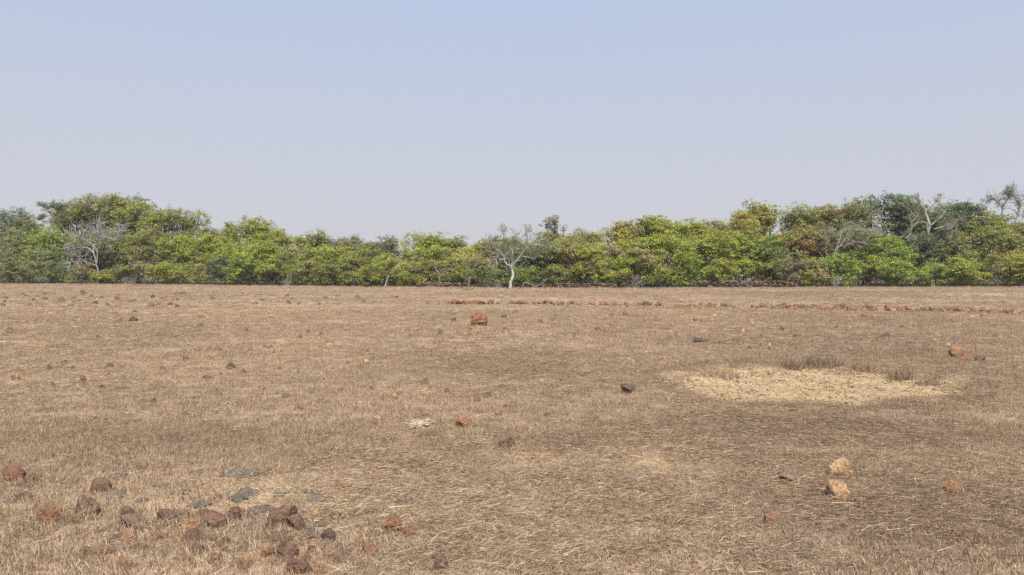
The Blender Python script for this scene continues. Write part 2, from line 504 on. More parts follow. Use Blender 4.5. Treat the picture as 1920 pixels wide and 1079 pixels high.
# hand placed stones: px, py of the foot, width, height in photograph pixels, colour, label
STONES = [
 (155, 974, 52, 42, 'P', 'large rounded brown stone in the left foreground, the biggest of its cluster'),
 (87, 987, 44, 36, 'O', 'orange brown stone just left of the large rounded brown stone'),
 (120, 986, 27, 23, 'P', 'small brown stone wedged between the orange brown stone and the large rounded one'),
 (181, 926, 44, 25, 'R', 'domed red brown stone behind the large rounded stone, straw hanging over it'),
 (18, 906, 48, 28, (.235, .125, .085), 'rusty red stone at the left edge of the foreground'),
 (52, 909, 26, 20, 'P', 'grey brown stone beside the rusty red stone at the left edge'),
 (36, 938, 40, 15, 'P', 'flat pale brown stone near the left edge, below the rusty red one'),
 (236, 975, 22, 21, 'R', 'small upright red brown lump alone, right of the large rounded stone'),
 (243, 996, 60, 26, 'P', 'wide low brown stone half sunk in straw below the small upright lump'),
 (234, 1013, 30, 14, 'O', 'small smooth orange stone in front of the wide low brown stone'),
 (306, 984, 42, 23, 'R', 'low reddish stone overgrown with straw, left half of a touching pair'),
 (336, 980, 26, 17, 'P', 'small pinkish stone, right half of a touching pair'),
 (352, 1004, 34, 26, 'O', 'orange red stone standing behind a darker brown one'),
 (360, 1022, 40, 24, 'R', 'dark brown stone in front of the orange red standing one'),
 (398, 994, 50, 26, 'R', 'long red brown stone sloping to the right, with straw below it'),
 (434, 980, 34, 26, 'R', 'blocky dark red stone at the upper end of the sloping stone'),
 (470, 975, 24, 17, 'R', 'small red stone with straw in front, next to a grey slab'),
 (520, 997, 62, 36, 'R', 'long dark red stone with a shaded hollow underneath, in the foreground cluster'),
 (553, 1004, 36, 34, 'R', 'round dark red stone at the right end of the hollow long stone'),
 (592, 977, 20, 19, 'T', 'small yellow orange stone right of the foreground cluster'),
 (617, 985, 24, 14, 'R', 'low red stone just right of the small yellow orange one'),
 (615, 1023, 28, 23, 'D', 'dark round pitted stone on bare straw, right of the foreground cluster'),
 (522, 1024, 52, 18, 'P', 'wide pinkish brown stone nearly covered by straw, below the hollow stone'),
 (500, 1051, 32, 22, 'O', 'orange stone near the bottom edge, below the wide pinkish one'),
 (537, 1056, 42, 32, 'R', 'broad dark brown stone near the bottom edge of the picture'),
 (572, 1060, 22, 20, 'O', 'small bright orange stone touching the broad dark one at the bottom'),
 (624, 1058, 46, 28, 'P', 'tilted grey brown slab near the bottom, right of the bright orange stone'),
 (558, 1080, 44, 26, 'R', 'red stone cut off by the bottom edge, left of centre'),
 (592, 1079, 26, 18, 'O', 'small orange stone cut off by the bottom edge next to the red one'),
 (692, 1043, 32, 17, 'O', 'orange stone with a dark hollow below it, right of the tilted slab'),
 (734, 1004, 46, 28, 'B', 'flaky orange red stone on straw, right of the foreground cluster'),
 (768, 1011, 24, 18, 'O', 'small flaky orange stone right beside the larger flaky one'),
 (640, 917, 26, 13, 'O', 'low orange stone on pale ground above the foreground cluster'),
 (825, 1070, 28, 28, 'R', 'flaky upright red stone near the bottom edge, all by itself'),
 (492, 891, 32, 11, 'P', 'thin orange brown stone at the right end of the broad grey slab'),
 (184, 1044, 52, 16, 'O', 'crumbling orange stone flat in matted straw at bottom left'),
 (462, 1061, 26, 15, 'O', 'crumbly pinkish orange stone near the bottom edge, left of the orange stone'),
 (404, 1056, 22, 12, 'O', 'tiny orange stone in straw at the bottom left of the cluster'),
 (44, 1080, 34, 9, 'R', 'red stone top showing at the bottom left corner'),
 (268, 1036, 28, 12, 'P', 'small pink brown stone in tangled straw at bottom left'),
 (948, 845, 38, 28, 'P', 'rounded plum brown stone alone in the middle foreground'),
 (869, 806, 30, 25, 'O', 'two toned ochre stone with a dark undercut, middle of the foreground'),
 (952, 764, 17, 12, 'P', 'small brown stone with a dark hole, beyond the two toned stone'),
 (934, 782, 15, 12, 'O', 'small orange red stone just below the one with a dark hole'),
 (1178, 742, 27, 15, 'D', 'dark purple brown stone left of the bare mud patch'),
 (429, 693, 20, 11, 'D', 'boxy dark stone alone in pale grass left of centre'),
 (707, 790, 14, 8, 'T', 'small smooth tan stone in the middle left of the field'),
 (740, 748, 10, 7, 'T', 'tiny pale tan pebble beyond the smooth tan stone'),
 (615, 853, 16, 12, 'O', 'bright orange chip of stone left of centre, on matted straw'),
 (345, 781, 26, 10, 'D', 'dark low stone with straw over it in the matted grass at left'),
 (560, 769, 18, 8, 'R', 'low dark red stone in grey matted straw left of centre'),
 (1062, 886, 14, 10, 'O', 'small orange stone right of centre, next to a grey flake'),
 (1577, 895, 42, 34, 'T', 'knobbly pale orange stone with a dark shadow at its lower left'),
 (1577, 940, 42, 38, 'T', 'pale stone with a crack across its face, in front of the knobbly one'),
 (1482, 908, 34, 22, 'P', 'low pinkish brown stone left of the two pale stones'),
 (1797, 930, 40, 25, 'O', 'orange sloping stone in the right foreground'),
 (1834, 927, 34, 11, 'R', 'flat red stone lying right of the orange sloping stone'),
 (1447, 986, 26, 19, 'O', 'broken orange stone deep in straw at the lower right'),
 (1668, 839, 20, 8, 'B', 'low red stone beyond the two pale stones'),
 (1240, 677, 14, 6, 'O', 'small orange red stone in grass left of the mud patch'),
 (1302, 780, 26, 7, 'O', 'flat faded orange stone in straw below the left tip of the mud patch'),
 (1799, 671, 30, 21, 'O', 'upright red wedge shaped stone beyond the right end of the mud patch'),
 (1816, 678, 19, 11, 'O', 'orange stone lying against the foot of the red wedge'),
 (1840, 678, 20, 11, 'R', 'low reddish stone right of the red wedge'),
 (1664, 633, 14, 8, 'D', 'dark brown stone in open grass at the right, beyond the mud patch'),
 (1692, 616, 8, 5, 'K', 'tiny black stone beyond the dark brown one at the right'),
 (1497, 633, 14, 8, 'R', 'red stone with a shaded side at the right, before the row of stones'),
 (1466, 621, 11, 5, 'K', 'small flat black stone, left of the red one with a shaded side'),
 (1444, 620, 9, 4, 'D', 'tiny brown stone left of the small flat black one'),
 (1484, 625, 7, 5, 'R', 'tiny red stone between the black flat one and the red shaded one'),
 (1308, 604, 15, 7, 'O', 'orange stone, left end of a small heap in the right half of the field'),
 (1321, 606, 14, 6, 'B', 'red stone, middle of a small heap in the right half of the field'),
 (1334, 603, 12, 5, 'O', 'pale orange stone, right end of a small heap in the right half of the field'),
 (1341, 594, 12, 4, 'T', 'pale flat chip of stone behind the small orange heap'),
 (1604, 598, 9, 7, 'O', 'orange stone on the left of three in front of the row of stones'),
 (1622, 595, 9, 8, 'B', 'pointed orange red stone, middle of three in front of the row of stones'),
 (1642, 597, 14, 7, 'O', 'wide orange stone on the right of three in front of the row of stones'),
 (1316, 641, 34, 8, 'D', 'low dark mound of stone in grass left of the mud patch'),
 (1357, 643, 18, 5, 'D', 'small dark stone right of the low dark mound'),
 (1412, 609, 8, 4, 'T', 'single white pebble in the right half of the field'),
 (850, 603, 10, 7, 'K', 'little dark stone left of the big red boulder'),
 (945, 597, 11, 6, 'D', 'little brown stone right of the big red boulder'),
 (248, 603, 16, 9, 'K', 'dark lumpy stone far out in the left half of the field'),
 (13, 626, 16, 11, 'P', 'plum coloured stone at the left edge far out in the field'),
 (377, 597, 14, 8, 'O', 'red orange stone far out beside a pale patch at left'),
 (373, 611, 11, 6, 'D', 'small brown stone in front of the red orange one far out at left'),
 (212, 590, 14, 5, 'G', 'flat grey stone far out at the left, edge of a pale track'),
 (252, 586, 8, 4, 'K', 'tiny black stone on the pale track far out at left'),
 (116, 682, 12, 9, 'O', 'orange stone in pale grass at the middle left'),
 (203, 690, 18, 7, 'D', 'low brown stone in pale grass right of the orange one at middle left'),
 (348, 676, 14, 6, 'P', 'faint brown stone in pale grass above the boxy dark stone'),
 (155, 718, 10, 14, 'R', 'narrow upright red stone in pale grass at the middle left'),
 (98, 724, 8, 9, 'R', 'small red stone left of the narrow upright one'),
 (190, 729, 10, 5, 'K', 'black chip with a shadow right of the narrow upright red stone'),
 (388, 712, 20, 4, 'D', 'thin dark flake of stone below the boxy dark stone'),
 (740, 559, 14, 6, 'R', 'red stone pair far out near the trees, left of the boulder'),
 (770, 633, 9, 5, 'R', 'small red stone in the field left of the boulder'),
 (1132, 624, 14, 6, 'B', 'small red stone right of a yellow straw patch in mid field'),
 (1906, 692, 8, 6, 'B', 'small red stone at the right edge beyond the mud patch'),
 (1866, 633, 7, 3, 'K', 'tiny dark stone near the right edge of the field'),
]
for k, (px, py, w, h, c, lab) in enumerate(STONES):
    big = w >= 20 or py > 850
    me = BIG[6 if px == 948 else 4] if px in (948, 1482) else (BIG if w >= 20 else MID)[k % 10]
    dp = random.uniform(.75, 1.0)
    if h < w * .45: dp = .6
    sk = .18 if c == 'T' else .12 if px in (948, 1178, 1482) else .31
    put_stone('stone', me, px, py, w, h, c, lab, 'stone', 'loose stones lying in the dry grass', depth=1.0 if px in (948, 1482) else dp, sink=sk, tilt=.06 if px in (948, 1482) else .25)

SLABS = [
 (438, 906, 66, 20, 'broad grey slab of bedrock at the top of the left foreground rocks'),
 (442, 948, 42, 26, 'grey and red slab of bedrock pointing towards the camera'),
 (364, 961, 48, 12, 'low grey slab of bedrock left of the dark red blocky stone'),
 (486, 966, 42, 13, 'grey slab of bedrock above the small red stone with straw'),
 (541, 972, 52, 14, 'grey slab of bedrock behind the hollow long stone'),
 (211, 899, 36, 9, 'thin grey slab of bedrock far up beside the domed stone'),
 (205, 942, 32, 11, 'grey slab of bedrock right of the large rounded stone, straw across it'),
 (296, 918, 30, 7, 'faint grey slab of bedrock in pale sandy ground'),
 (345, 934, 18, 8, 'small round grey slab in pale sandy ground'),
 (592, 946, 40, 13, 'grey brown slab of bedrock right of the yellow orange stone'),
 (757, 952, 38, 12, 'plum grey slab of bedrock right of all the foreground rocks'),
 (676, 997, 28, 9, 'small grey slab left of the flaky orange red stone'),
 (708, 1002, 18, 9, 'tiny grey slab touching the flaky orange red stone'),
 (478, 1001, 44, 16, 'grey slab of bedrock in front of the hollow long stone'),
 (577, 1012, 32, 13, 'round grey slab in front of the round dark red stone'),
 (362, 896, 24, 7, 'tiny grey slab of bedrock in pale ground, left of the broad grey slab'),
 (12, 945, 26, 10, 'grey slab of bedrock at the left edge of the foreground'),
 (598, 996, 34, 9, 'thin grey slab between the yellow orange and the dark pitted stone'),
 (824, 928, 24, 7, 'plum grey flake of bedrock in the middle foreground'),
 (575, 930, 54, 6, 'narrow strip of grey bedrock above the yellow orange stone'),
 (1180, 907, 26, 6, 'faint grey flake of bedrock right of centre in sandy straw'),
 (262, 948, 22, 6, 'tiny grey slab above the small upright red brown lump'),
 (405, 943, 16, 6, 'tiny grey slab left of the grey and red pointing slab'),
 (520, 938, 26, 7, 'faint grey slab right of the grey and red pointing slab'),
]
for k, (px, py, w, h, lab) in enumerate(SLABS):
    x, y = at(px, py)
    m = pxm(y)
    _, yf = at(px, py - h)
    o = bpy.data.objects.new('rock_slab', FLAT[k % 6])
    C.objects.link(o)
    o.scale = (w * m, max(yf - y, .05) * 1.1, .03)
    o.rotation_euler = (0, 0, random.choice([0, math.pi]) + random.uniform(-.15, .15))
    o.location = (x, (y + yf) / 2, gz(x, (y + yf) / 2) + .004)
    j = random.uniform(.85, 1.15)
    o.color = (COL['G'][0] * j, COL['G'][1] * j, COL['G'][2] * j, 1)
    tag(o, lab, 'rock slab', 'flat grey bedrock showing in the foreground')

# things by which a small stone can be pointed out: px, py, how to call it
MARKS = [(898, 605, 'the big red boulder'), (850, 600, 'the little dark stone by the boulder'), (948, 836, 'the plum brown stone'), (869, 796, 'the two toned ochre stone'),
 (952, 760, 'the stone with a dark hole'), (1178, 736, 'the dark purple stone'), (429, 688, 'the boxy dark stone'), (707, 787, 'the smooth tan stone'),
 (786, 800, 'the chalky white patch'), (615, 848, 'the bright orange chip'), (345, 776, 'the dark straw covered stone'), (560, 765, 'the low dark red stone'),
 (1577, 880, 'the knobbly pale stone'), (1577, 925, 'the cracked pale stone'), (1482, 900, 'the low pinkish stone'), (1797, 918, 'the orange sloping stone'),
 (1447, 978, 'the broken orange stone'), (1668, 835, 'the low red stone at right'), (1240, 674, 'the small orange red stone left of the mud'), (1302, 777, 'the flat faded stone'),
 (1800, 660, 'the upright red wedge'), (1664, 629, 'the dark brown stone at right'), (1497, 629, 'the red shaded stone'), (1321, 603, 'the small orange heap'),
 (1622, 593, 'the three stones before the row'), (1316, 638, 'the low dark mound'), (1412, 607, 'the white pebble'), (248, 598, 'the dark lumpy stone'),
 (13, 621, 'the plum coloured stone at the edge'), (377, 593, 'the red orange stone by the pale patch'), (212, 588, 'the flat grey stone on the track'),
 (116, 678, 'the orange stone in pale grass'), (203, 687, 'the low brown stone in pale grass'), (348, 673, 'the faint brown stone'), (155, 712, 'the narrow upright red stone'),
 (388, 711, 'the thin dark flake'), (770, 631, 'the small red stone left of the boulder'), (1132, 621, 'the red stone by the yellow straw'),
 (155, 955, 'the large rounded brown stone'), (88, 970, 'the orange brown stone'), (236, 966, 'the upright red brown lump'), (181, 915, 'the domed stone'), (243, 985, 'the wide low brown stone'),
 (320, 975, 'the touching pair'), (356, 1005, 'the orange red standing stone'), (398, 983, 'the long sloping stone'), (520, 980, 'the hollow long stone'), (553, 988, 'the round dark red stone'),
 (592, 968, 'the yellow orange stone'), (615, 1012, 'the dark pitted stone'), (522, 1015, 'the wide straw covered stone'), (537, 1042, 'the broad dark bottom stone'), (624, 1045, 'the tilted slab'),
 (692, 1035, 'the orange stone with a hollow'), (734, 992, 'the flaky orange red stone'), (640, 911, 'the low orange stone'), (184, 1036, 'the crumbling orange stone'), (438, 896, 'the broad grey slab'),
 (1340, 720, 'the left tip of the mud'), (1525, 757, 'the near edge of the mud'), (1740, 730, 'the right tip of the mud')]
CNAME = dict(D='dark brown', K='black', R='red brown', P='pinkish brown', O='orange', B='rusty red', T='tan')
taken = set()
def pointed(px, py, w, c, fallback):
    """a label that singles the stone out by what it lies next to, else the shared one"""
    best = sorted(((px - a) ** 2 + ((py - b) * 3) ** 2, a, b, n) for a, b, n in MARKS)[:3]
    for d2, a, b, nm in best:
        if d2 > 150 ** 2: break
        dx, dy = px - a, (py - b) * 3
        near = 'just ' if d2 < 60 ** 2 else 'some way '
        where = ('right of' if dx > 0 else 'left of') if abs(dx) > abs(dy) else ('in front of' if dy > 0 else 'beyond')
        lab = f"{'tiny' if w < 8 else 'small'} {CNAME[c]} stone {near}{where} {nm}"
        if lab not in taken and len(lab.split()) <= 16:
            taken.add(lab); return lab
    return fallback

# small stones nobody can tell apart, each still its own object: region, count, colours, size in px, label
def scatter_stones(n, box, sizes, cols, label, group, seed):
    r = random.Random(seed)
    for k in range(n):
        px, py = r.uniform(box[0], box[2]), r.uniform(box[1], box[3])
        w = r.uniform(*sizes)
        put_stone('stone' if sizes[1] > 9 else 'pebble', SMALL[r.randrange(8)], px, py, w * 1.15, w * r.uniform(.5, .85), (c := r.choice(cols)), pointed(px, py, w, c, label), 'stone', group, depth=.8)
scatter_stones(46, (0, 550, 370, 578), (5, 14), 'DDKRP', 'small dark stone in the scatter far out at the left, before the trees', 'dark stones far out at the left', 1)
scatter_stones(16, (380, 548, 700, 572), (4, 9), 'DDR', 'tiny dark stone far out before the trees, left of centre', 'tiny dark stones far out left of centre', 2)
scatter_stones(26, (40, 600, 640, 665), (5, 11), 'DROP', 'small brown or orange stone in the mid field at the left', 'small stones in the left mid field', 3)
scatter_stones(26, (20, 690, 640, 760), (5, 12), 'ORPD', 'little stone half hidden in the pale upright grass at left', 'little stones in the pale grass', 4)
scatter_stones(34, (920, 590, 1280, 636), (5, 11), 'OBRP', 'little red stone in the field right of the red boulder', 'little red stones right of the boulder', 5)
scatter_stones(22, (760, 612, 960, 640), (4, 9), 'OBDP', 'little stone in the field just before the red boulder', 'little stones before the boulder', 6)
scatter_stones(26, (640, 650, 1220, 720), (5, 10), 'ORTP', 'tiny stone in the middle of the field', 'tiny stones in the middle of the field', 7)
scatter_stones(24, (640, 720, 1160, 900), (6, 13), 'OTTPR', 'small orange or tan stone in the middle foreground', 'small stones in the middle foreground', 8)
scatter_stones(26, (1330, 590, 1900, 660), (4, 9), 'ODRT', 'tiny stone in the right half of the field before the stone row', 'tiny stones before the stone row', 9)
scatter_stones(12, (1250, 770, 1900, 860), (8, 16), 'ORP', 'small faded stone in matted straw at the right', 'small stones in the right foreground straw', 10)
scatter_stones(40, (140, 960, 700, 1075), (10, 24), 'RORPD', 'small red or brown stone among the larger rocks at lower left', 'small stones among the foreground rocks', 12)

# ------------------------------------------------------------------ row of tumbled stones across the field
row = empty('stone_row', (0, 0, 0), 'low broken row of tumbled red stones running across the far field', 'stone row')
ROWP = [(770, 571), (840, 570.5), (930, 571), (1000, 571), (1100, 572.5), (1200, 574), (1300, 576), (1450, 578), (1600, 581), (1750, 584), (1925, 589), (2020, 592)]
rx, ry = [p[0] for p in ROWP], [p[1] for p in ROWP]
px = 772.0
cnt = 0
rs = random.Random(5)
while px < 2015:
    dens = .2 if px < 835 else .88
    for g0, g1 in ((936, 955), (985, 1000) , (1087, 1110), (1245, 1272), (1385, 1408), (1650, 1662)):
        if g0 < px < g1: dens = .15
    step = rs.uniform(4, 7)
    if rs.random() < dens and cnt < 296:
        py = np.interp(px, rx, ry) + rs.uniform(-1.0, 1.0)
        w = rs.uniform(6, 11.5) * (1 if px < 1400 else 1.15)
        me = (MID if rs.random() < .3 else SMALL)[rs.randrange(8)]
        o = put_stone('stone', me, px, py, w, w * rs.uniform(.5, .9), rs.choice('RRRBBOPPPD'), None, None, depth=rs.uniform(.7, 1.2), sink=.08, tilt=.6)
        o.parent = row
        cnt += 1
        if px > 1050 and rs.random() < .6 and cnt < 296:
            o = put_stone('stone', SMALL[rs.randrange(8)], px + rs.uniform(-3, 3), py + rs.uniform(.8, 2.2), w * .8, w * .4, rs.choice('RRBOPPD'), None, None, sink=.1, tilt=.6)
            o.parent = row; cnt += 1
    px += step

# ------------------------------------------------------------------ dry stone walls at the foot of the trees
def front(px): return float(np.interp(px, [-200, 0, 200, 400, 600, 800, 1000, 1200, 1400, 1600, 1920, 2100],
                                      [96, 93, 90, 83, 77, 72, 69, 69, 71, 72, 74, 75]))

def stone_wall(p0, p1, courses, hs, label, seed, tumble):
    r = random.Random(seed)
    d0, d1 = front(p0) + 1.0, front(p1) + 1.0
    A = np.array([(p0 - 960) / FPX * d0, d0]); B = np.array([(p1 - 960) / FPX * d1, d1])
    root = empty('stone_wall', (*((A + B) / 2), 0), label, 'stone wall')
    L = np.linalg.norm(B - A); u = (B - A) / L; ang = math.atan2(u[1], u[0])
    n = 0
    for c in range(courses):
        s = r.uniform(0, .2)
        while s < L and n < 299:
            w = r.uniform(.24, .5)
            if c == courses - 1 and r.random() < .25: s += w; continue
            o = bpy.data.objects.new('stone', BLOCK[r.randrange(10)]); C.objects.link(o)
            p = A + u * (s + w / 2) + np.array([-u[1], u[0]]) * r.uniform(-.06, .06) * (1 + 3 * tumble)
            o.scale = (w * .97, r.uniform(.35, .5), hs * r.uniform(.85, 1.1))
            o.rotation_euler = (r.uniform(-.1, .1), r.uniform(-.06, .06) * (1 + 5 * tumble), ang + r.uniform(-.15, .15))
            o.parent = root
            o.location = (p[0] - root.location[0], p[1] - root.location[1], gz(p[0], p[1]) + hs * (c + .45) + r.uniform(-.01, .01))
            k = r.choice('RRPDDKP'); j = r.uniform(.75, 1.05); cc = COL[k]
            o.color = (cc[0] * j, cc[1] * j, cc[2] * j, 1)
            s += w; n += 1
    return root
stone_wall(786, 1150, 4, .135, 'low dry stone wall of dark red blocks behind the bare white trunked tree', 21, .2)
stone_wall(1290, 1482, 5, .15, 'tumbled dark rubble wall under the bushes right of centre', 22, 1.0)

# ------------------------------------------------------------------ trees
class Tubes:
    def __init__(s): s.V = []; s.F3 = []; s.n = 0
    def add(s, pts, rads, sides=5):
        P = np.asarray(pts, float); k = len(P)
        T = np.gradient(P, axis=0); T /= np.linalg.norm(T, axis=1)[:, None] + 1e-9
        ref = np.array([.3, 1, .2]); U = np.cross(T, ref); U /= np.linalg.norm(U, axis=1)[:, None] + 1e-9
        Wv = np.cross(T, U)
        a = np.arange(sides) * 2 * math.pi / sides
        ring = (U[:, None] * np.cos(a)[None, :, None] + Wv[:, None] * np.sin(a)[None, :, None]) * np.asarray(rads)[:, None, None]
        s.V.append((P[:, None] + ring).reshape(-1, 3))
        i = np.arange(k - 1)[:, None] * sides; j = np.arange(sides)[None]; j2 = (j + 1) % sides
        s.F3.append(np.stack([i + j, i + j2, i + sides + j2, i + sides + j], -1).reshape(-1, 4) + s.n)
        s.n += k * sides
    def mesh(s, name, smooth=True): return mesh_np(name, np.concatenate(s.V), np.concatenate(s.F3), smooth)

def wander(r, p, d, length, segs, wig, up=0.0):
    pts = [np.array(p, float)]; d = np.array(d, float); d /= np.linalg.norm(d)
    for k in range(segs):
        d = d + r.normal(size=3) * wig + np.array([0, 0, up]); d /= np.linalg.norm(d)
        pts.append(pts[-1] + d * length / segs)
    return np.array(pts), d

def twig_out(r, tubes, pts, rad, depth, length, spread=.9, up=.08, n=3, rmin=.011, tips=None, sides=4):
    """twigs leaving a limb given as points"""
    k = len(pts)
    for q in range(n):
        t = r.uniform(.25, 1.0) * (k - 1); i0 = min(int(t), k - 2)
        p = pts[i0] + (pts[i0 + 1] - pts[i0]) * (t - i0)
        ax = pts[i0 + 1] - pts[i0]; ax /= np.linalg.norm(ax) + 1e-9
        d = ax + r.normal(size=3) * spread * np.array([1, .8, .8]) + np.array([0, 0, up])
        L = length * r.uniform(.5, 1.15)
        b, _ = wander(r, p, d, L, 4, .28, up * .5)
        r0 = max(rad * .6, rmin)
        tubes.add(b, np.linspace(r0, max(r0 * .45, rmin * .8), 5), sides if depth > 1 else 3)
        if tips is not None: tips.append(b[-1])
        if depth > 0: twig_out(r, tubes, b, r0 * .65, depth - 1, L * .62, spread, up, 3, rmin, tips, sides)

PAL = dict(olive=((.220, .232, .066), .14), lime=((.275, .300, .056), .14), bright=((.225, .298, .056), .14), green=((.160, .215, .058), .16),
           dark=((.110, .150, .062), .2), grey=((.215, .225, .105), .16), rust=((.270, .185, .085), .24), yellow=((.380, .325, .085), .18),
           brown=((.295, .255, .125), .2), mixed=((.245, .235, .080), .22), gold=((.320, .300, .076), .16))

def leaves(r, lobes, n_spray, per, leaf, spray_r, pal, top_bias=.3, accent=None, sub=True):
    """sprays of rhombic leaves over the lobes; returns verts, faces, colours"""
    cen = np.array([l[0] for l in lobes]); rad = np.array([l[1] for l in lobes])
    if sub:                                   # each lobe is a bunch of smaller clumps with gaps between them
        nsub = np.clip((rad[:, 0] * rad[:, 2] * 22).astype(int), 5, 26)
        li = np.repeat(np.arange(len(lobes)), nsub)
        d = r.normal(size=(len(li), 3)); d[:, 2] += .35; d /= np.linalg.norm(d, axis=1)[:, None]
        cen2 = cen[li] + d * rad[li] * r.uniform(.62, 1.0, len(li))[:, None]
        s_ = (r.uniform(.32, .66, len(li)) * np.clip(rad[li].mean(1), .5, 1.1))[:, None]
        out = r.random(len(li)) < .12
        cen2[out] += d[out] * .25; s_[out] *= .55
        cen, rad = cen2, s_ * np.array([1.15, 1.0, .72])
    wgt = (rad[:, 0] * rad[:, 2]); wgt /= wgt.sum()
    li = r.choice(len(cen), n_spray, p=wgt)
    ctint = (1 + .11 * r.normal(size=(len(cen), 1))) * (1 + .05 * r.normal(size=(len(cen), 3)))
    d = r.normal(size=(n_spray, 3)); d[:, 2] += top_bias; d /= np.linalg.norm(d, axis=1)[:, None]
    fr = np.where(r.random(n_spray) < .82, r.uniform(.70, 1.05, n_spray), r.uniform(.3, 1.5, n_spray))
    sc = cen[li] + d * rad[li] * fr[:, None]
    n = n_spray * per
    P = np.repeat(sc, per, 0) + r.normal(size=(n, 3)) * spray_r * np.array([1, 1, .55])
    D = np.repeat(d, per, 0)
    nor = D * .4 + r.normal(size=(n, 3)) * .5 + np.array([0, -.12, .75]); nor /= np.linalg.norm(nor, axis=1)[:, None]
    ax = np.cross(nor, r.normal(size=(n, 3))); ax /= np.linalg.norm(ax, axis=1)[:, None] + 1e-9
    sd = np.cross(nor, ax)
    L = (leaf * r.uniform(.6, 1.35, n))[:, None]
    Wd = L * r.uniform(.26, .40, n)[:, None]
    v = np.stack([P - ax * L * .5, P + sd * Wd - nor * L * .06, P + ax * L * .5, P - sd * Wd - nor * L * .06], 1).reshape(-1, 3)
    v[:, 2] = np.maximum(v[:, 2], .02)
    f = np.arange(n * 4).reshape(-1, 4)
    base, jit = PAL[pal]
    c = np.tile(np.array(base), (n_spray, 1)) * (1 + jit * r.normal(size=(n_spray, 1)) * .6)
    c[:, 0] *= 1 + jit * r.normal(size=n_spray) * .3
    c *= ctint[li]
    if accent:
        m = (fbm(sc[:, 0] * .8 + 3, sc[:, 2] * .8 + sc[:, 1] * .5, int(r.integers(1e6)), 3) > .58)
        c[m] = np.array(PAL[accent][0]) * (1 + .2 * r.normal(size=(m.sum(), 1)))
    c = np.repeat(c, per, 0) * (1 + .16 * r.normal(size=(n, 1)))
    dead = r.random(n) < .02
    c[dead] = np.array([.23, .15, .08])
    c = np.clip(c * 1.14, .012, .6)
    return v, f, np.repeat(c, 4, 0)

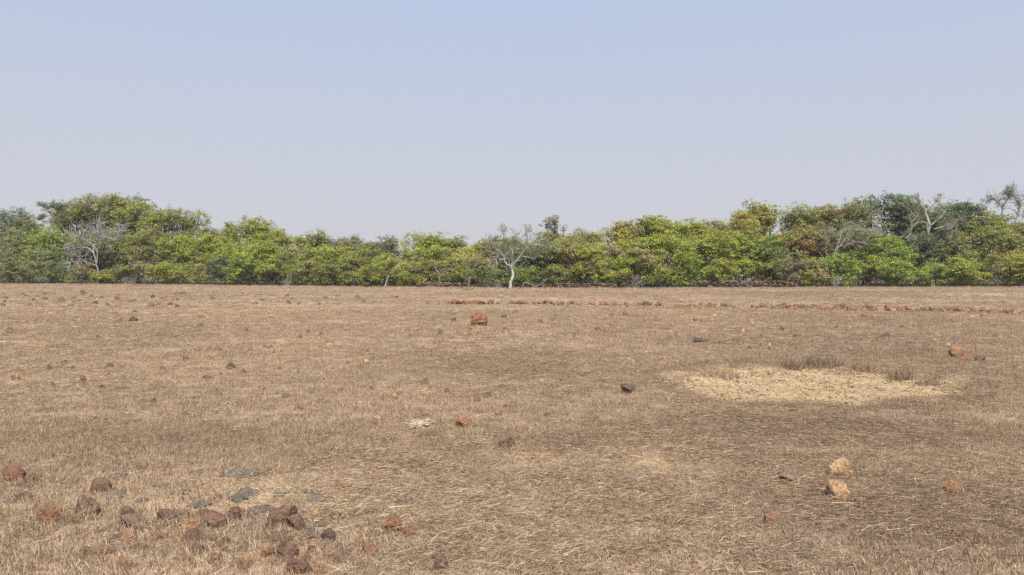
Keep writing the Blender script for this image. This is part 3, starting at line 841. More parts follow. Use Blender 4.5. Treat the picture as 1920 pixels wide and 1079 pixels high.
def make_tree(px, top, hw, off, pal, form, label, accent=None, cat=None, name=None, twigs=1.0):
    seed = int(px * 13 + top * 7 + hw) % 100003
    r = np.random.default_rng(seed)
    D = front(px) + off + r.uniform(-.4, .4) + (1.1 if form == 'bush' and (780 < px < 1130 or 1370 < px < 1480) else 0) + (r.uniform(-.7, 1.6) if form == 'bush' else 0)
    m = D / FPX
    H = EYE + (HORIZON - top) * m
    Rr = hw * m * (1.22 if form in ('dome', 'tall') else 1.12 if form == 'bush' else 1.0)
    x0 = (px - 960) * m
    cat = cat or ('shrub' if form == 'bush' else 'tree')
    name = name or {'bush': 'leafy_shrub', 'dome': 'broadleaf_tree', 'sparse': 'sparse_tree', 'tall': 'broadleaf_tree', 'ball': 'broadleaf_tree'}[form]
    root = empty(name, (x0, D, gz(x0, D)), label, cat, {'bush': 'shrubs along the edge of the wood'}.get(form, 'trees of the wood behind the field'))
    zlo = {'bush': .06, 'dome': .33 if off > 9 else .14, 'tall': .36, 'sparse': .5, 'ball': .42}[form] * H
    nl = {'bush': 15, 'dome': 22, 'tall': 26, 'sparse': 8, 'ball': 34}[form]
    lobes = []
    ry = min(Rr, 1.5 if form == 'bush' else 2.4)
    cz, hz = (zlo + H) / 2, (H - zlo) / 2
    for k in range(nl):
        if k == 0: q = np.array([r.uniform(-.15, .15), 0, .62])
        else:
            q = r.normal(size=3); q /= np.linalg.norm(q); q *= r.uniform(.3, .66) if form == 'ball' else r.uniform(.4, .88)
            if form != 'bush' and q[2] < -.3: q[2] *= -.6
        lr = r.uniform(.20, .42) * (1.0 if form != 'sparse' else .9)
        c = np.array([q[0] * Rr, q[1] * ry, cz + q[2] * hz])
        rad = np.array([lr * Rr * 1.05, lr * ry * 1.1, min(lr * hz * 1.05, lr * Rr * 1.3)])
        rad = np.maximum(rad, .35)
        c[2] = min(c[2], H - rad[2] * .98)
        c[2] = max(c[2], rad[2] * .7 if form == 'bush' else zlo * .7)
        lobes.append((c, rad))
    area = sum(4 * l[1][0] * l[1][2] for l in lobes)
    leaf = {'bush': .145, 'dome': .17, 'tall': .185, 'sparse': .18, 'ball': .185}[form]
    per = 14
    dens = {'bush': 190, 'dome': 145, 'tall': 160, 'sparse': 60, 'ball': 160}[form]
    ns = int(np.clip(area * dens / per, 60, 820))
    v, f, col = leaves(r, lobes, ns, per, leaf, .13 if form == 'bush' else .16, pal, accent=accent)
    cr = link('crown', mesh_np('crown', v, f, False, col), M_LEAF, root)
    # trunk with limbs to the lobes
    tb = Tubes(); tw = Tubes()
    tr = max(.05, .026 * H) if form != 'bush' else .035
    if form == 'bush':
        for k in range(7):
            l = lobes[k % nl]
            p0 = np.array([r.normal() * .25 * Rr, r.normal() * .3, -.05])
            mid = p0 * .6 + l[0] * .4 + r.normal(size=3) * .15; mid[2] = max(mid[2], .2)
            tb.add([p0, (p0 + mid) / 2 + r.normal(size=3) * .06, mid, (mid + l[0]) / 2 + r.normal(size=3) * .1, l[0]], [tr, tr * .9, tr * .75, tr * .6, tr * .4], 5)
    else:
        fork = np.array([r.normal() * .2, r.normal() * .2, zlo * r.uniform(.55, .8)])
        tb.add([[0, 0, -.1], fork * .5 + r.normal(size=3) * .06, fork], [tr * 1.15, tr, tr * .9], 7)
        for l in lobes:
            mid = (fork + l[0]) / 2 + r.normal(size=3) * .25
            tb.add([fork, (fork + mid) / 2 + r.normal(size=3) * .1, mid, (mid + l[0]) / 2 + r.normal(size=3) * .12, l[0]],
                   [tr * .75, tr * .6, tr * .45, tr * .35, tr * .22], 5)
    link('trunk', tb.mesh('trunk'), M_BARK, root)
    nt_ = int(len(lobes) * 9 * twigs)
    for k in range(nt_):
        l = lobes[r.integers(len(lobes))]
        d = r.normal(size=3); d[2] = abs(d[2]) * .9 + .1; d /= np.linalg.norm(d)
        e = l[0] + d * l[1] * r.uniform(.95, 1.28)
        p = l[0] + d * l[1] * .2
        mid = (p + e) / 2 + r.normal(size=3) * .14
        tw.add([p, mid, e], [.022, .016, .009], 3)
    tag(link('twig_spray', tw.mesh('twig_spray'), M_TWIG, root), kind='stuff')
    return root
M_TWIG = mat_bark('twig_bark', (.24, .21, .18), (.15, .125, .105))

TREES = [
 # ---- tall back row: px, top, half width, distance behind the edge, colour, form, label
 (14, 391, 46, 15, 'dark', 'dome', 'dark green round tree at the far left edge of the wood'),
 (52, 404, 36, 13, 'grey', 'dome', 'grey green tree right of the dark one at the left edge'),
 (140, 377, 40, 14, 'olive', 'dome', 'olive tree on the left shoulder of the highest dome at left'),
 (190, 358, 74, 13, 'olive', 'tall', 'highest domed olive tree of the left side, above the bare white tree', 'gold'),
 (262, 373, 48, 14, 'olive', 'tall', 'broad olive tree just right of the highest left dome', 'lime'),
 (325, 387, 52, 12, 'olive', 'tall', 'rounded yellow green tree where the left skyline starts to fall', 'lime'),
 (385, 419, 38, 13, 'olive', 'dome', 'lower olive tree right of the rounded yellow green one'),
 (432, 412, 15, 34, 'dark', 'dome', 'small dark green dome peeping over the skyline at left'),
 (470, 406, 42, 12, 'lime', 'tall', 'peaked lime green tree at the right end of the high left wood'),
 (528, 427, 44, 12, 'lime', 'dome', 'lime green tree stepping down from the peaked one'),
 (590, 437, 42, 12, 'olive', 'dome', 'olive tree on the even skyline left of centre'),
 (655, 446, 42, 13, 'grey', 'dome', 'pale grey green tree at a dip of the skyline left of centre'),
 (716, 438, 36, 11, 'grey', 'sparse', 'thin twiggy grey tree rising over the skyline left of centre'),
 (715, 450, 40, 13, 'olive', 'dome', 'olive tree filling in behind the thin twiggy grey one'),
 (790, 435, 42, 11, 'lime', 'dome', 'yellow green tree with a knobbly top left of the bare tree'),
 (845, 445, 36, 12, 'olive', 'dome', 'olive tree where the skyline is lowest'),
 (888, 458, 32, 10, 'gold', 'dome', 'yellowish tree at the lowest point of the skyline, behind the sapling'),
 (950, 448, 46, 11, 'olive', 'dome', 'olive tree right behind the bare white trunked tree'),
 (1038, 404, 27, 12, 'grey', 'sparse', 'thin see through tree poking above the skyline in the centre'),
 (1040, 436, 40, 13, 'olive', 'dome', 'olive tree under the thin see through one'),
 (1098, 431, 38, 11, 'olive', 'dome', 'dull olive tree right of the thin see through one', 'brown'),
 (1160, 414, 34, 12, 'yellow', 'dome', 'tree with yellow and brown leaves on the skyline right of centre', 'brown'),
 (1225, 406, 52, 12, 'lime', 'tall', 'broad lime green tree right of the yellow leaved one'),
 (1290, 411, 54, 12, 'lime', 'tall', 'lime green tree with a flat top right of centre'),
 (1336, 404, 26, 16, 'olive', 'dome', 'small dark olive dome left of the yellow green ball shaped tree'),
 (1392, 398, 38, 15, 'gold', 'dome', 'yellow olive tree on the left flank of the ball shaped one'),
 (1425, 373, 42, 17, 'gold', 'ball', 'ball shaped yellow green tree standing above the right skyline'),
 (1502, 387, 46, 15, 'olive', 'tall', 'olive tree right of the ball shaped yellow green one'),
 (1552, 379, 36, 15, 'mixed', 'tall', 'tree with rusty brown leaves mixed in on the right skyline', 'rust'),
 (1602, 370, 50, 15, 'grey', 'tall', 'big grey green tree below the highest right top'),
 (1628, 355, 24, 18, 'green', 'sparse', 'thin topped green tree, highest point of the right half'),
 (1680, 361, 50, 15, 'dark', 'tall', 'dense dark grey green tree next to the thin topped one'),
 (1788, 377, 52, 14, 'dark', 'tall', 'dark olive tree behind the big dead tree on the right'),
 (1848, 398, 42, 13, 'olive', 'tall', 'olive tree left of the wispy tree at the right edge'),
 (1908, 416, 44, 13, 'olive', 'dome', 'olive tree under the wispy tree at the right edge'),
 (234, 366, 50, 16, 'olive', 'tall', 'olive tree behind the right shoulder of the highest left dome', 'gold'),
 (1720, 384, 46, 17, 'grey', 'tall', 'grey green tree between the dense dark one and the dead tree'),
 (1762, 392, 44, 16, 'olive', 'dome', 'olive tree directly behind the top of the dead tree'),
 # ---- middle row
 (30, 428, 52, 7, 'grey', 'dome', 'grey olive tree in the second rank at the left edge'),
 (95, 424, 44, 7, 'bright', 'dome', 'fresh green tree left of the bare white tree'),
 (160, 432, 48, 8, 'green', 'dome', 'deep green tree behind the left arm of the bare white tree'),
 (228, 428, 48, 8, 'olive', 'dome', 'olive tree behind the right arm of the bare white tree'),
 (292, 426, 52, 6, 'olive', 'dome', 'twiggy olive tree in the second rank, right of the bare white tree', 'brown'),
 (345, 440, 44, 6, 'lime', 'dome', 'lime green tree in the second rank below the falling skyline'),
 (392, 442, 46, 7, 'lime', 'dome', 'lime green tree overhanging a dark hollow at left'),
 (450, 452, 46, 6, 'lime', 'dome', 'yellow green tree in the second rank below the peaked one'),
 (505, 450, 48, 6, 'lime', 'dome', 'lime tree in the second rank left of centre, below the step in the skyline'),
 (566, 460, 44, 6, 'olive', 'dome', 'olive tree in the second rank left of centre', 'brown'),
 (625, 464, 44, 6, 'lime', 'dome', 'leafy lime tree in the second rank below the dip of the skyline'),
 (690, 468, 42, 6, 'olive', 'dome', 'dull olive tree in the second rank behind the leaning bare branch'),
 (765, 462, 46, 6, 'lime', 'dome', 'yellow green tree in the second rank above the leaning bare branch'),
 (825, 462, 42, 6, 'lime', 'dome', 'yellow green tree in the second rank left of the sapling'),
 (885, 474, 36, 5, 'gold', 'dome', 'yellowish tree in the second rank right behind the sapling', 'brown'),
 (1005, 462, 44, 6, 'dark', 'dome', 'shaded dark tree right of the bare white trunk'),
 (1060, 446, 44, 6, 'brown', 'dome', 'brownish leaved tree right of the bare white trunked tree', 'olive'),
 (1125, 448, 50, 6, 'brown', 'dome', 'tree with dull brown and green leaves right of centre', 'lime'),
 (1195, 446, 50, 6, 'lime', 'dome', 'lime green tree in the second rank right of the brownish ones'),
 (1262, 436, 58, 6, 'lime', 'dome', 'wide lime green tree in the second rank at the centre right'),
 (1332, 438, 54, 6, 'lime', 'dome', 'lime green tree in the second rank below the small dark dome'),
 (1402, 424, 54, 7, 'lime', 'dome', 'yellow green tree in the second rank below the ball shaped one', 'bright'),
 (1448, 446, 36, 6, 'green', 'dome', 'deep green tree with a dark hollow, left of the rusty one'),
 (1495, 422, 42, 7, 'rust', 'dome', 'rusty brown leaved tree in the second rank at the right', 'olive'),
 (1545, 424, 42, 8, 'grey', 'dome', 'grey green tree behind the bare grey tree on the right'),
 (1615, 416, 52, 8, 'grey', 'dome', 'grey olive tree right of the bare grey tree'),
 (1655, 446, 44, 5, 'bright', 'dome', 'bright green tree left of the big dead tree'),
 (1722, 432, 42, 8, 'dark', 'dome', 'dark tree behind the hanging limbs of the big dead tree'),
 (1795, 432, 46, 7, 'olive', 'dome', 'olive tree right of the big dead trunk', 'grey'),
 (1852, 424, 46, 7, 'olive', 'dome', 'olive tree tinged with brown below the wispy tree', 'brown'),
 (1912, 436, 44, 6, 'olive', 'dome', 'olive tree in the second rank at the right edge', 'yellow'),
 # ---- front shrubs
 (16, 470, 40, 2.4, 'grey', 'bush', 'grey olive shrub at the left end of the wood edge'),
 (62, 462, 46, 2.6, 'grey', 'bush', 'dusty grey shrub second from the left end of the wood edge'),
 (106, 492, 34, 1.6, 'green', 'bush', 'low green shrub left of the bare white tree'),
 (150, 500, 34, 1.6, 'olive', 'bush', 'low olive shrub below the left arm of the bare white tree', 'brown'),
 (196, 504, 34, 1.5, 'lime', 'bush', 'yellow green shrub at the foot of the bare white tree'),
 (238, 494, 36, 1.7, 'olive', 'bush', 'olive shrub right of the bare white tree foot'),
 (280, 486, 40, 1.9, 'grey', 'bush', 'dull shrub with bare stems showing at its foot', 'brown'),
 (326, 492, 42, 1.7, 'lime', 'bush', 'yellow green shrub in the left third of the wood edge'),
 (376, 494, 40, 1.7, 'olive', 'bush', 'olive shrub in the left third, with reddish twigs', 'brown'),
 (412, 482, 30, 1.8, 'dark', 'bush', 'shaded dark shrub left of the bright green one'),
 (458, 474, 38, 1.6, 'bright', 'bush', 'bright green shrub standing forward in the left half'),
 (520, 482, 46, 1.6, 'bright', 'bush', 'bright green shrub with yellow leaves low down, left half', 'lime'),
 (572, 490, 36, 2.0, 'olive', 'bush', 'brownish olive shrub right of the bright green pair', 'brown'),
 (618, 484, 40, 1.8, 'olive', 'bush', 'twiggy olive shrub in the left half of the wood edge'),
 (668, 486, 40, 1.8, 'olive', 'bush', 'olive shrub left of the leaning bare branch'),
 (722, 486, 38, 1.9, 'lime', 'bush', 'shrub around the foot of the leaning bare branch'),
 (768, 496, 36, 1.8, 'lime', 'bush', 'lime shrub left of the stone wall end'),
 (818, 486, 38, 2.4, 'olive', 'bush', 'olive shrub behind the left end of the stone wall', 'brown'),
 (866, 494, 34, 2.5, 'lime', 'bush', 'yellow green shrub behind the stone wall left of the sapling'),
 (914, 500, 34, 2.6, 'green', 'bush', 'green shrub behind the wall between sapling and white trunk'),
 (990, 502, 40, 2.4, 'bright', 'bush', 'fresh green shrub right of the white trunk'),
 (1038, 496, 38, 2.5, 'olive', 'bush', 'shrub behind the arching dead branch'),
 (1086, 462, 42, 2.6, 'brown', 'bush', 'tall brownish shrub at the right end of the stone wall', 'lime'),
 (1142, 480, 40, 1.8, 'lime', 'bush', 'lime shrub with yellowed leaves right of the tall brownish one', 'brown'),
 (1192, 466, 46, 2.2, 'brown', 'bush', 'pinkish brown leaved shrub over a dark hollow', 'lime'),
 (1246, 472, 52, 2.0, 'lime', 'bush', 'big lime green shrub with dark space under it'),
 (1302, 478, 44, 1.8, 'bright', 'bush', 'bright green shrub hanging low in the right half'),
 (1348, 484, 44, 2.2, 'lime', 'bush', 'lime shrub left of the rubble wall'),
 (1402, 468, 56, 2.6, 'lime', 'bush', 'wide yellow green shrub above the rubble wall'),
 (1456, 484, 40, 2.4, 'olive', 'bush', 'olive shrub at the right end of the rubble wall', 'brown'),
 (1502, 478, 40, 2.0, 'brown', 'bush', 'brownish shrub below the rusty tree', 'lime'),
 (1566, 472, 52, 1.6, 'bright', 'bush', 'dense green shrub with a small bare bush at its foot'),
 (1640, 482, 48, 1.6, 'lime', 'bush', 'yellow green shrub right of the dense green one'),
 (1694, 484, 44, 1.6, 'bright', 'bush', 'bright green shrub below the hanging dead limbs'),
 (1752, 488, 46, 1.5, 'bright', 'bush', 'bright green shrub in front of the big dead tree'),
 (1804, 484, 48, 1.6, 'lime', 'bush', 'green shrub right of the big dead tree'),
 (1862, 474, 48, 1.8, 'olive', 'bush', 'olive shrub near the right end of the wood edge'),
 (1908, 472, 46, 1.6, 'lime', 'bush', 'lime shrub at the right end of the wood edge'),
]
# a few more beyond both sides of the frame, so that the wood goes on
for px, top, hw, off, pal, form, lab in [
 (-45, 400, 55, 13, 'olive', 'tall', 'olive tree just outside the left of the picture'), (-90, 420, 55, 7, 'green', 'dome', 'green tree outside the left of the picture'),
 (-35, 474, 45, 2, 'lime', 'bush', 'lime shrub just outside the left of the picture'), (-110, 474, 50, 2, 'olive', 'bush', 'olive shrub outside the left of the picture'),
 (1975, 400, 55, 13, 'olive', 'tall', 'olive tree just outside the right of the picture'), (2030, 420, 55, 7, 'lime', 'dome', 'lime tree outside the right of the picture'),
 (1965, 474, 45, 2, 'lime', 'bush', 'lime shrub just outside the right of the picture'), (2040, 474, 50, 2, 'olive', 'bush', 'olive shrub outside the right of the picture')]:
    TREES.append((px, top, hw, off, pal, form, lab))
for t in TREES: make_tree(*t)

# far side of the wood, one mass behind the trees
r = np.random.default_rng(77)
lob = []
for k in range(900):
    px = r.uniform(-250, 2170); D = front(px) + r.uniform(9.5, 30)
    top = np.interp(px, [-250, 0, 200, 330, 450, 620, 900, 1100, 1250, 1420, 1600, 1920, 2200], [430, 420, 400, 415, 440, 468, 478, 462, 440, 415, 395, 420, 420])
    H = (EYE + (HORIZON - top) * D / FPX) * .78
    rad = r.uniform(1.0, 1.9)
    lob.append((np.array([(px - 960) / FPX * D, D, r.uniform(.15, 1) * max(H - rad, 1.0)]), np.array([rad * 1.3, rad, rad])))
v, f, col = leaves(r, lob, 15000, 8, .36, .4, 'green', sub=False)
o = link('distant_wood', mesh_np('distant_wood', v, f, False, col), M_LEAF)
tag(o, 'mass of green leaves deep in the wood behind the trees', 'wood', kind='stuff')

# undergrowth: dark stems at the foot of the wood
tb = Tubes()
for k in range(900):
    px = r.uniform(-100, 2020); D = front(px) + r.uniform(1.5, 11)
    x0 = (px - 960) / FPX * D
    b, _ = wander(r, (x0, D, -.05), (r.normal() * .3, r.normal() * .3, 1), r.uniform(.9, 2.6), 4, .14, .05)
    r0 = r.uniform(.012, .035)
    tb.add(b, np.linspace(r0, r0 * .5, 5), 3)
o = link('undergrowth', tb.mesh('undergrowth'), M_BARK)
tag(o, 'thicket of thin stems in the shade at the foot of the wood', 'undergrowth', kind='stuff')

# ------------------------------------------------------------------ bare and half bare trees (limbs as seen, with depth)
def limb_tree(name, base_px, D, limbs, label, cat, mat, r0=.1, seed=1, twig=(3, 1, .7), leaf=None, spread=.9, up=.1, depth_amp=1.0, zfrom=None, rmin=.011):
    r = np.random.default_rng(seed)
    m = D / FPX
    x0 = (base_px - 960) * m
    root = empty(name, (x0, D, gz(x0, D)), label, cat, 'bare and half bare trees')
    tb = Tubes(); tw = Tubes(); tips = []
    made = {}
    for k, (pts, rr0, rr1, grow) in enumerate(limbs):
        P = []
        a = r.uniform(-.35, .35) * depth_amp
        start = made.get(tuple(pts[0]), None)
        y = start if start is not None else 0.0
        for q, (px, py) in enumerate(pts):
            if q: y += a * math.hypot(px - pts[q - 1][0], py - pts[q - 1][1]) * m + r.normal() * .04
            made.setdefault((px, py), y)
            P.append([(px - base_px) * m, y, EYE + (HORIZON - py) * m])
        P = np.array(P)
        if P[0, 2] < .35: P[0, 2] = -.1
        # subdivide with a wiggle
        Q = [P[0]]
        for q in range(len(P) - 1):
            L = np.linalg.norm(P[q + 1] - P[q])
            Q.append((P[q] + P[q + 1]) / 2 + r.normal(size=3) * L * .06); Q.append(P[q + 1])
        Q = np.array(Q)
        tb.add(Q, np.linspace(rr0, rr1, len(Q)), 7 if rr0 > .06 else 5)
        tips.append(Q[-1])
        if grow: twig_out(r, tw, Q, rr1 * .7, twig[1], twig[2], spread, up, int(twig[0] * grow), rmin, tips)
    link('trunk', tb.mesh('trunk'), mat, root)
    if tw.V: tag(link('twig_spray', tw.mesh('twig_spray'), mat if leaf is None else M_TWIG2, root), kind='stuff')
    if leaf:
        pal, per, size, frac = leaf
        tips = np.array([t for t in tips if r.random() < frac])
        lob = [(t, np.array([.12, .12, .1])) for t in tips]
        v, f, col = leaves(r, lob, len(lob), per, size, .16, pal, sub=False)
        link('crown', mesh_np('crown', v, f, False, col), M_LEAF, root)
    return root
M_TWIG2 = mat_bark('grey_twig_bark', (.30, .275, .25), (.18, .155, .135))

def Zm(ox, oy, s, pts): return [(ox + a / s, oy + b / s) for a, b in pts]

z = lambda *p: Zm(860, 420, 7.705, p)
limb_tree('bare_tree', 956.7, 68.2, [
    (z((745, 945), (748, 900), (770, 800), (785, 700), (765, 620)), .175, .12, 0),
    (z((765, 620), (700, 590), (660, 510), (650, 470), (605, 410)), .095, .06, 1),
    (z((605, 410), (530, 350), (480, 310), (400, 270)), .06, .03, 3),
    (z((605, 410), (575, 300), (520, 220)), .06, .03, 3),
    (z((650, 470), (720, 410), (740, 370), (720, 290)), .07, .035, 3),
    (z((660, 510), (590, 510), (565, 470), (440, 480)), .05, .025, 2),
    (z((565, 470), (520, 560), (490, 640), (485, 710)), .04, .02, 1),
    (z((700, 590), (690, 660), (710, 720)), .03, .015, 1),
    (z((765, 620), (775, 450), (780, 390)), .08, .05, 1),
    (z((780, 390), (720, 320), (650, 200), (640, 110)), .06, .025, 4),
    (z((780, 390), (830, 300), (820, 180)), .05, .025, 4),
    (z((765, 620), (850, 520), (930, 410), (960, 370)), .095, .065, 1),
    (z((960, 370), (1040, 310), (1150, 300), (1230, 310)), .07, .035, 3),
    (z((960, 370), (980, 320), (1000, 200), (960, 110)), .06, .025, 3),
    (z((850, 520), (900, 460), (1000, 480), (1110, 510)), .045, .02, 2),
    (z((1150, 300), (1190, 210), (1290, 220), (1420, 320)), .035, .015, 3),
    (z((960, 370), (860, 350), (790, 390)), .035, .02, 1),
 ], 'half bare tree with a white flaking trunk at the centre of the wood edge', 'tree', M_WHITE, seed=4, twig=(4, 2, .8), leaf=('grey', 5, .10, .33), up=.16)

z = lambda *p: Zm(100, 400, 7.44, p)
DL = front(183) + 3.4
limb_tree('bare_tree', 184, DL, [
    (z((635, 1010), (632, 860), (630, 720), (605, 560)), .13, .08, 0),
    (z((630, 720), (660, 600), (665, 520), (625, 450)), .08, .05, 1),
    (z((605, 560), (540, 500), (440, 475), (330, 480), (150, 500), (20, 490)), .07, .025, 5),
    (z((440, 475), (400, 490), (300, 550), (240, 560)), .045, .02, 3),
    (z((605, 560), (590, 470), (550, 420), (470, 380), (400, 350), (200, 410)), .07, .025, 5),
    (z((550, 420), (500, 400), (440, 340), (350, 310), (300, 320)), .05, .02, 4),
    (z((550, 420), (530, 380), (540, 290), (500, 250), (410, 210)), .05, .02, 4),
    (z((625, 450), (690, 380), (720, 340), (690, 280), (620, 250), (540, 290)), .055, .02, 3),
    (z((690, 380), (770, 330), (880, 280), (1000, 280), (1070, 340)), .06, .02, 5),
    (z((770, 330), (740, 260), (720, 190)), .04, .018, 3),
    (z((770, 330), (870, 350), (930, 380), (1030, 390)), .05, .02, 4),
    (z((625, 450), (700, 430), (780, 420), (850, 480)), .045, .02, 3),
    (z((665, 520), (720, 540), (820, 530)), .04, .018, 2),
    (z((630, 720), (480, 665), (380, 680), (250, 700)), .045, .02, 3),
    (z((480, 665), (560, 740)), .03, .015, 1),
    (z((540, 500), (470, 580), (380, 610), (210, 650)), .045, .02, 3),
    (z((880, 280), (960, 220), (1020, 230)), .035, .015, 3),
    (z((590, 470), (640, 330), (600, 220)), .045, .018, 4),
 ], 'leafless pale tree with wide spreading arms in the left part of the wood', 'tree', M_PALE, seed=8, twig=(4, 2, .95), up=.12, spread=.6, rmin=.021)

z = lambda *p: Zm(1480, 400, 7.44, p)
limb_tree('bare_tree', 1563, front(1563) + 4.6, [
    (z((615, 1010), (612, 760), (610, 520), (650, 390)), .11, .07, 0),
    (z((650, 390), (560, 310), (490, 270), (420, 230)), .05, .02, 5),
    (z((650, 390), (680, 290), (760, 210), (870, 180), (980, 180)), .055, .02, 6),
    (z((610, 520), (680, 460), (740, 370), (820, 330), (820, 270)), .06, .025, 4),
    (z((820, 330), (900, 400), (1010, 410), (1060, 430)), .04, .02, 3),
    (z((680, 460), (800, 430), (890, 460)), .04, .02, 3),
    (z((740, 370), (820, 230), (960, 240), (1120, 280)), .045, .018, 5),
    (z((610, 760), (440, 520), (400, 440), (370, 350), (250, 260)), .05, .02, 5),
    (z((612, 760), (500, 545), (530, 440), (560, 380), (490, 360)), .05, .02, 4),
    (z((680, 290), (720, 170), (700, 110)), .035, .015, 4),
 ], 'leafless grey tree fanning out below the big grey green tree on the right', 'tree', M_TWIG2, seed=12, twig=(4, 1, .8), up=.12, spread=.65, rmin=.013)

z = lambda *p: Zm(1600, 330, 3.997, p)
limb_tree('dead_tree', 1748, front(1748) + 6.5, [
    (z((592, 845), (600, 640), (590, 470), (600, 370)), .24, .17, 1),
    (z((600, 370), (585, 300), (580, 250), (540, 190), (520, 150)), .15, .05, 3),
    (z((580, 250), (640, 200), (650, 170)), .07, .03, 2),
    (z((600, 370), (640, 340), (700, 290), (730, 250)), .09, .04, 3),
    (z((590, 470), (560, 350), (480, 350), (440, 390), (420, 440), (380, 470)), .08, .03, 3),
    (z((440, 390), (445, 340), (490, 320)), .05, .02, 1),
    (z((600, 400), (670, 380), (700, 370), (710, 340)), .06, .025, 2),
    (z((590, 470), (530, 475), (480, 475), (440, 520)), .07, .03, 2),
    (z((480, 475), (460, 540), (470, 580)), .04, .02, 1),
    (z((600, 640), (690, 570), (740, 560), (800, 525), (850, 520), (905, 610)), .07, .025, 2),
    (z((600, 400), (760, 390), (830, 320)), .05, .02, 3),
    (z((600, 560), (660, 480), (760, 440), (880, 490)), .05, .02, 5),
    (z((580, 250), (560, 310), (520, 290), (430, 190)), .05, .02, 3),
 ], 'big gnarled dead tree with hanging limbs in the right part of the wood', 'tree', M_PALE, seed=15, twig=(6, 2, .8), leaf=('grey', 4, .12, .25), up=.1, spread=.8, rmin=.016)

z = lambda *p: Zm(1600, 344, 3.997, p)
limb_tree('wispy_tree', 1888, front(1888) + 14, [
    (z((1160, 830), (1160, 500), (1160, 370), (1100, 280)), .17, .1, 0),
    (z((1100, 280), (1010, 270), (930, 210), (840, 200)), .07, .025, 5),
    (z((1100, 280), (1080, 190), (1010, 130), (970, 130)), .07, .025, 5),
    (z((1160, 370), (1210, 250), (1220, 150), (1160, 60)), .09, .025, 6),
    (z((1220, 150), (1290, 100), (1340, 80)), .05, .02, 5),
    (z((1160, 370), (1260, 270), (1330, 200), (1400, 170)), .08, .025, 6),
    (z((1080, 190), (1110, 110), (1090, 70)), .05, .02, 5),
 ], 'wispy half bare tree reaching into the sky at the right edge', 'tree', M_TWIG2, seed=19, twig=(8, 2, .85), leaf=('grey', 6, .12, .10), up=.1, spread=.7, rmin=.014)
limb_tree('wispy_tree', 95, front(95) + 9.5, [
    ([(104, 535), (104, 470), (103, 420), (100, 400)], .14, .08, 0),
    ([(103, 420), (90, 402), (78, 388), (68, 383)], .06, .02, 5),
    ([(100, 400), (104, 390), (118, 382)], .05, .02, 5),
    ([(100, 400), (92, 390), (90, 384)], .05, .02, 5),
    ([(104, 430), (85, 415), (72, 408)], .05, .02, 5),
    ([(104, 436), (118, 420), (122, 404)], .05, .02, 4),
 ], 'wispy flat topped tree at left, twigs against the sky', 'tree', M_BARK, seed=23, twig=(4, 2, .6), leaf=('dark', 7, .14, .35), up=.08, spread=.75, rmin=.014)
limb_tree('leaning_tree', 720, front(720) + .9, [
    ([(720, 541), (726, 522), (734, 507), (745, 496), (756, 494)], .09, .05, 1),
    ([(756, 494), (770, 500), (785, 506), (800, 508)], .04, .015, 4),
    ([(745, 496), (742, 484), (736, 478)], .03, .012, 3),
    ([(756, 494), (768, 490), (776, 482)], .03, .012, 4),
 ], 'thin bare trunk leaning right out of the shrubs left of centre', 'tree', M_TWIG2, seed=31, twig=(3, 1, .6), up=.05)
limb_tree('sapling', 880, front(880) - .9, [
    ([(880, 543), (880, 528), (881, 510), (882, 484)], .05, .022, 4),
    ([(880, 532), (876, 524), (874, 516)], .022, .012, 1),
    ([(881, 510), (890, 500), (894, 492)], .015, .01, 3),
    ([(881, 506), (872, 496), (868, 488)], .015, .01, 3),
 ], 'slim pale sapling standing before the left part of the stone wall', 'sapling', M_PALE, seed=33, twig=(3, 1, .8), leaf=('gold', 5, .10, .8), up=.15)
limb_tree('forked_tree', 824, front(824) + 1.7, [
    ([(824, 540), (824, 524), (820, 508), (812, 498)], .06, .03, 3),
    ([(824, 520), (834, 510), (850, 506), (862, 500)], .04, .015, 4),
 ], 'small forked bare tree behind the left end of the stone wall', 'tree', M_TWIG2, seed=35, twig=(3, 1, .6))
limb_tree('dead_branch', 985, front(985) - .4, [
    ([(976, 543), (982, 531), (988, 530), (998, 535), (1006, 537), (1014, 534), (1016, 528), (1022, 522)], .035, .018, 1),
    ([(1017, 543), (1018, 532), (1021, 526), (1028, 522)], .03, .016, 1),
 ], 'pale dead branch arching over the stone wall right of the white trunk', 'branch', M_PALE, seed=37, twig=(2, 0, .3))

def bare_bush(px, top, w, label, seed, mat, off=.3, extra=0):
    r = np.random.default_rng(seed)
    base = HORIZON + EYE * FPX / (front(px) + off)
    limbs = []
    for k in range(7):
        ex = px + r.uniform(-w, w); ey = r.uniform(top, top + 6)
        limbs.append(([(px + r.uniform(-2, 2), base), (px * .6 + ex * .4 + r.normal(), base * .55 + ey * .45), (ex, ey)], .028, .012, 3))
    limb_tree('bare_bush', px, front(px) + off, limbs, label, 'bush', mat, seed=seed, twig=(3, 1, .45))
bare_bush(272, 521, 14, 'little bare reddish bush at the edge of the field on the left', 41, M_TWIG)
bare_bush(1566, 522, 12, 'little bare bush at the foot of the dense green shrub', 42, M_PALE)
bare_bush(1192, 518, 14, 'tangle of bare arching stems in the dark hollow right of centre', 43, M_TWIG2)
bare_bush(238, 524, 10, 'small bare twiggy bush left of the reddish one', 44, M_TWIG2, .8)
bare_bush(1398, 524, 10, 'bare leaning stems in front of the rubble wall', 45, M_PALE, .5)
bare_bush(926, 530, 16, 'low tangle of grey dead twigs left of the white trunk', 46, M_TWIG2, .2)
bare_bush(538, 527, 10, 'short bare stems below the bright green shrub', 47, M_PALE, .6)

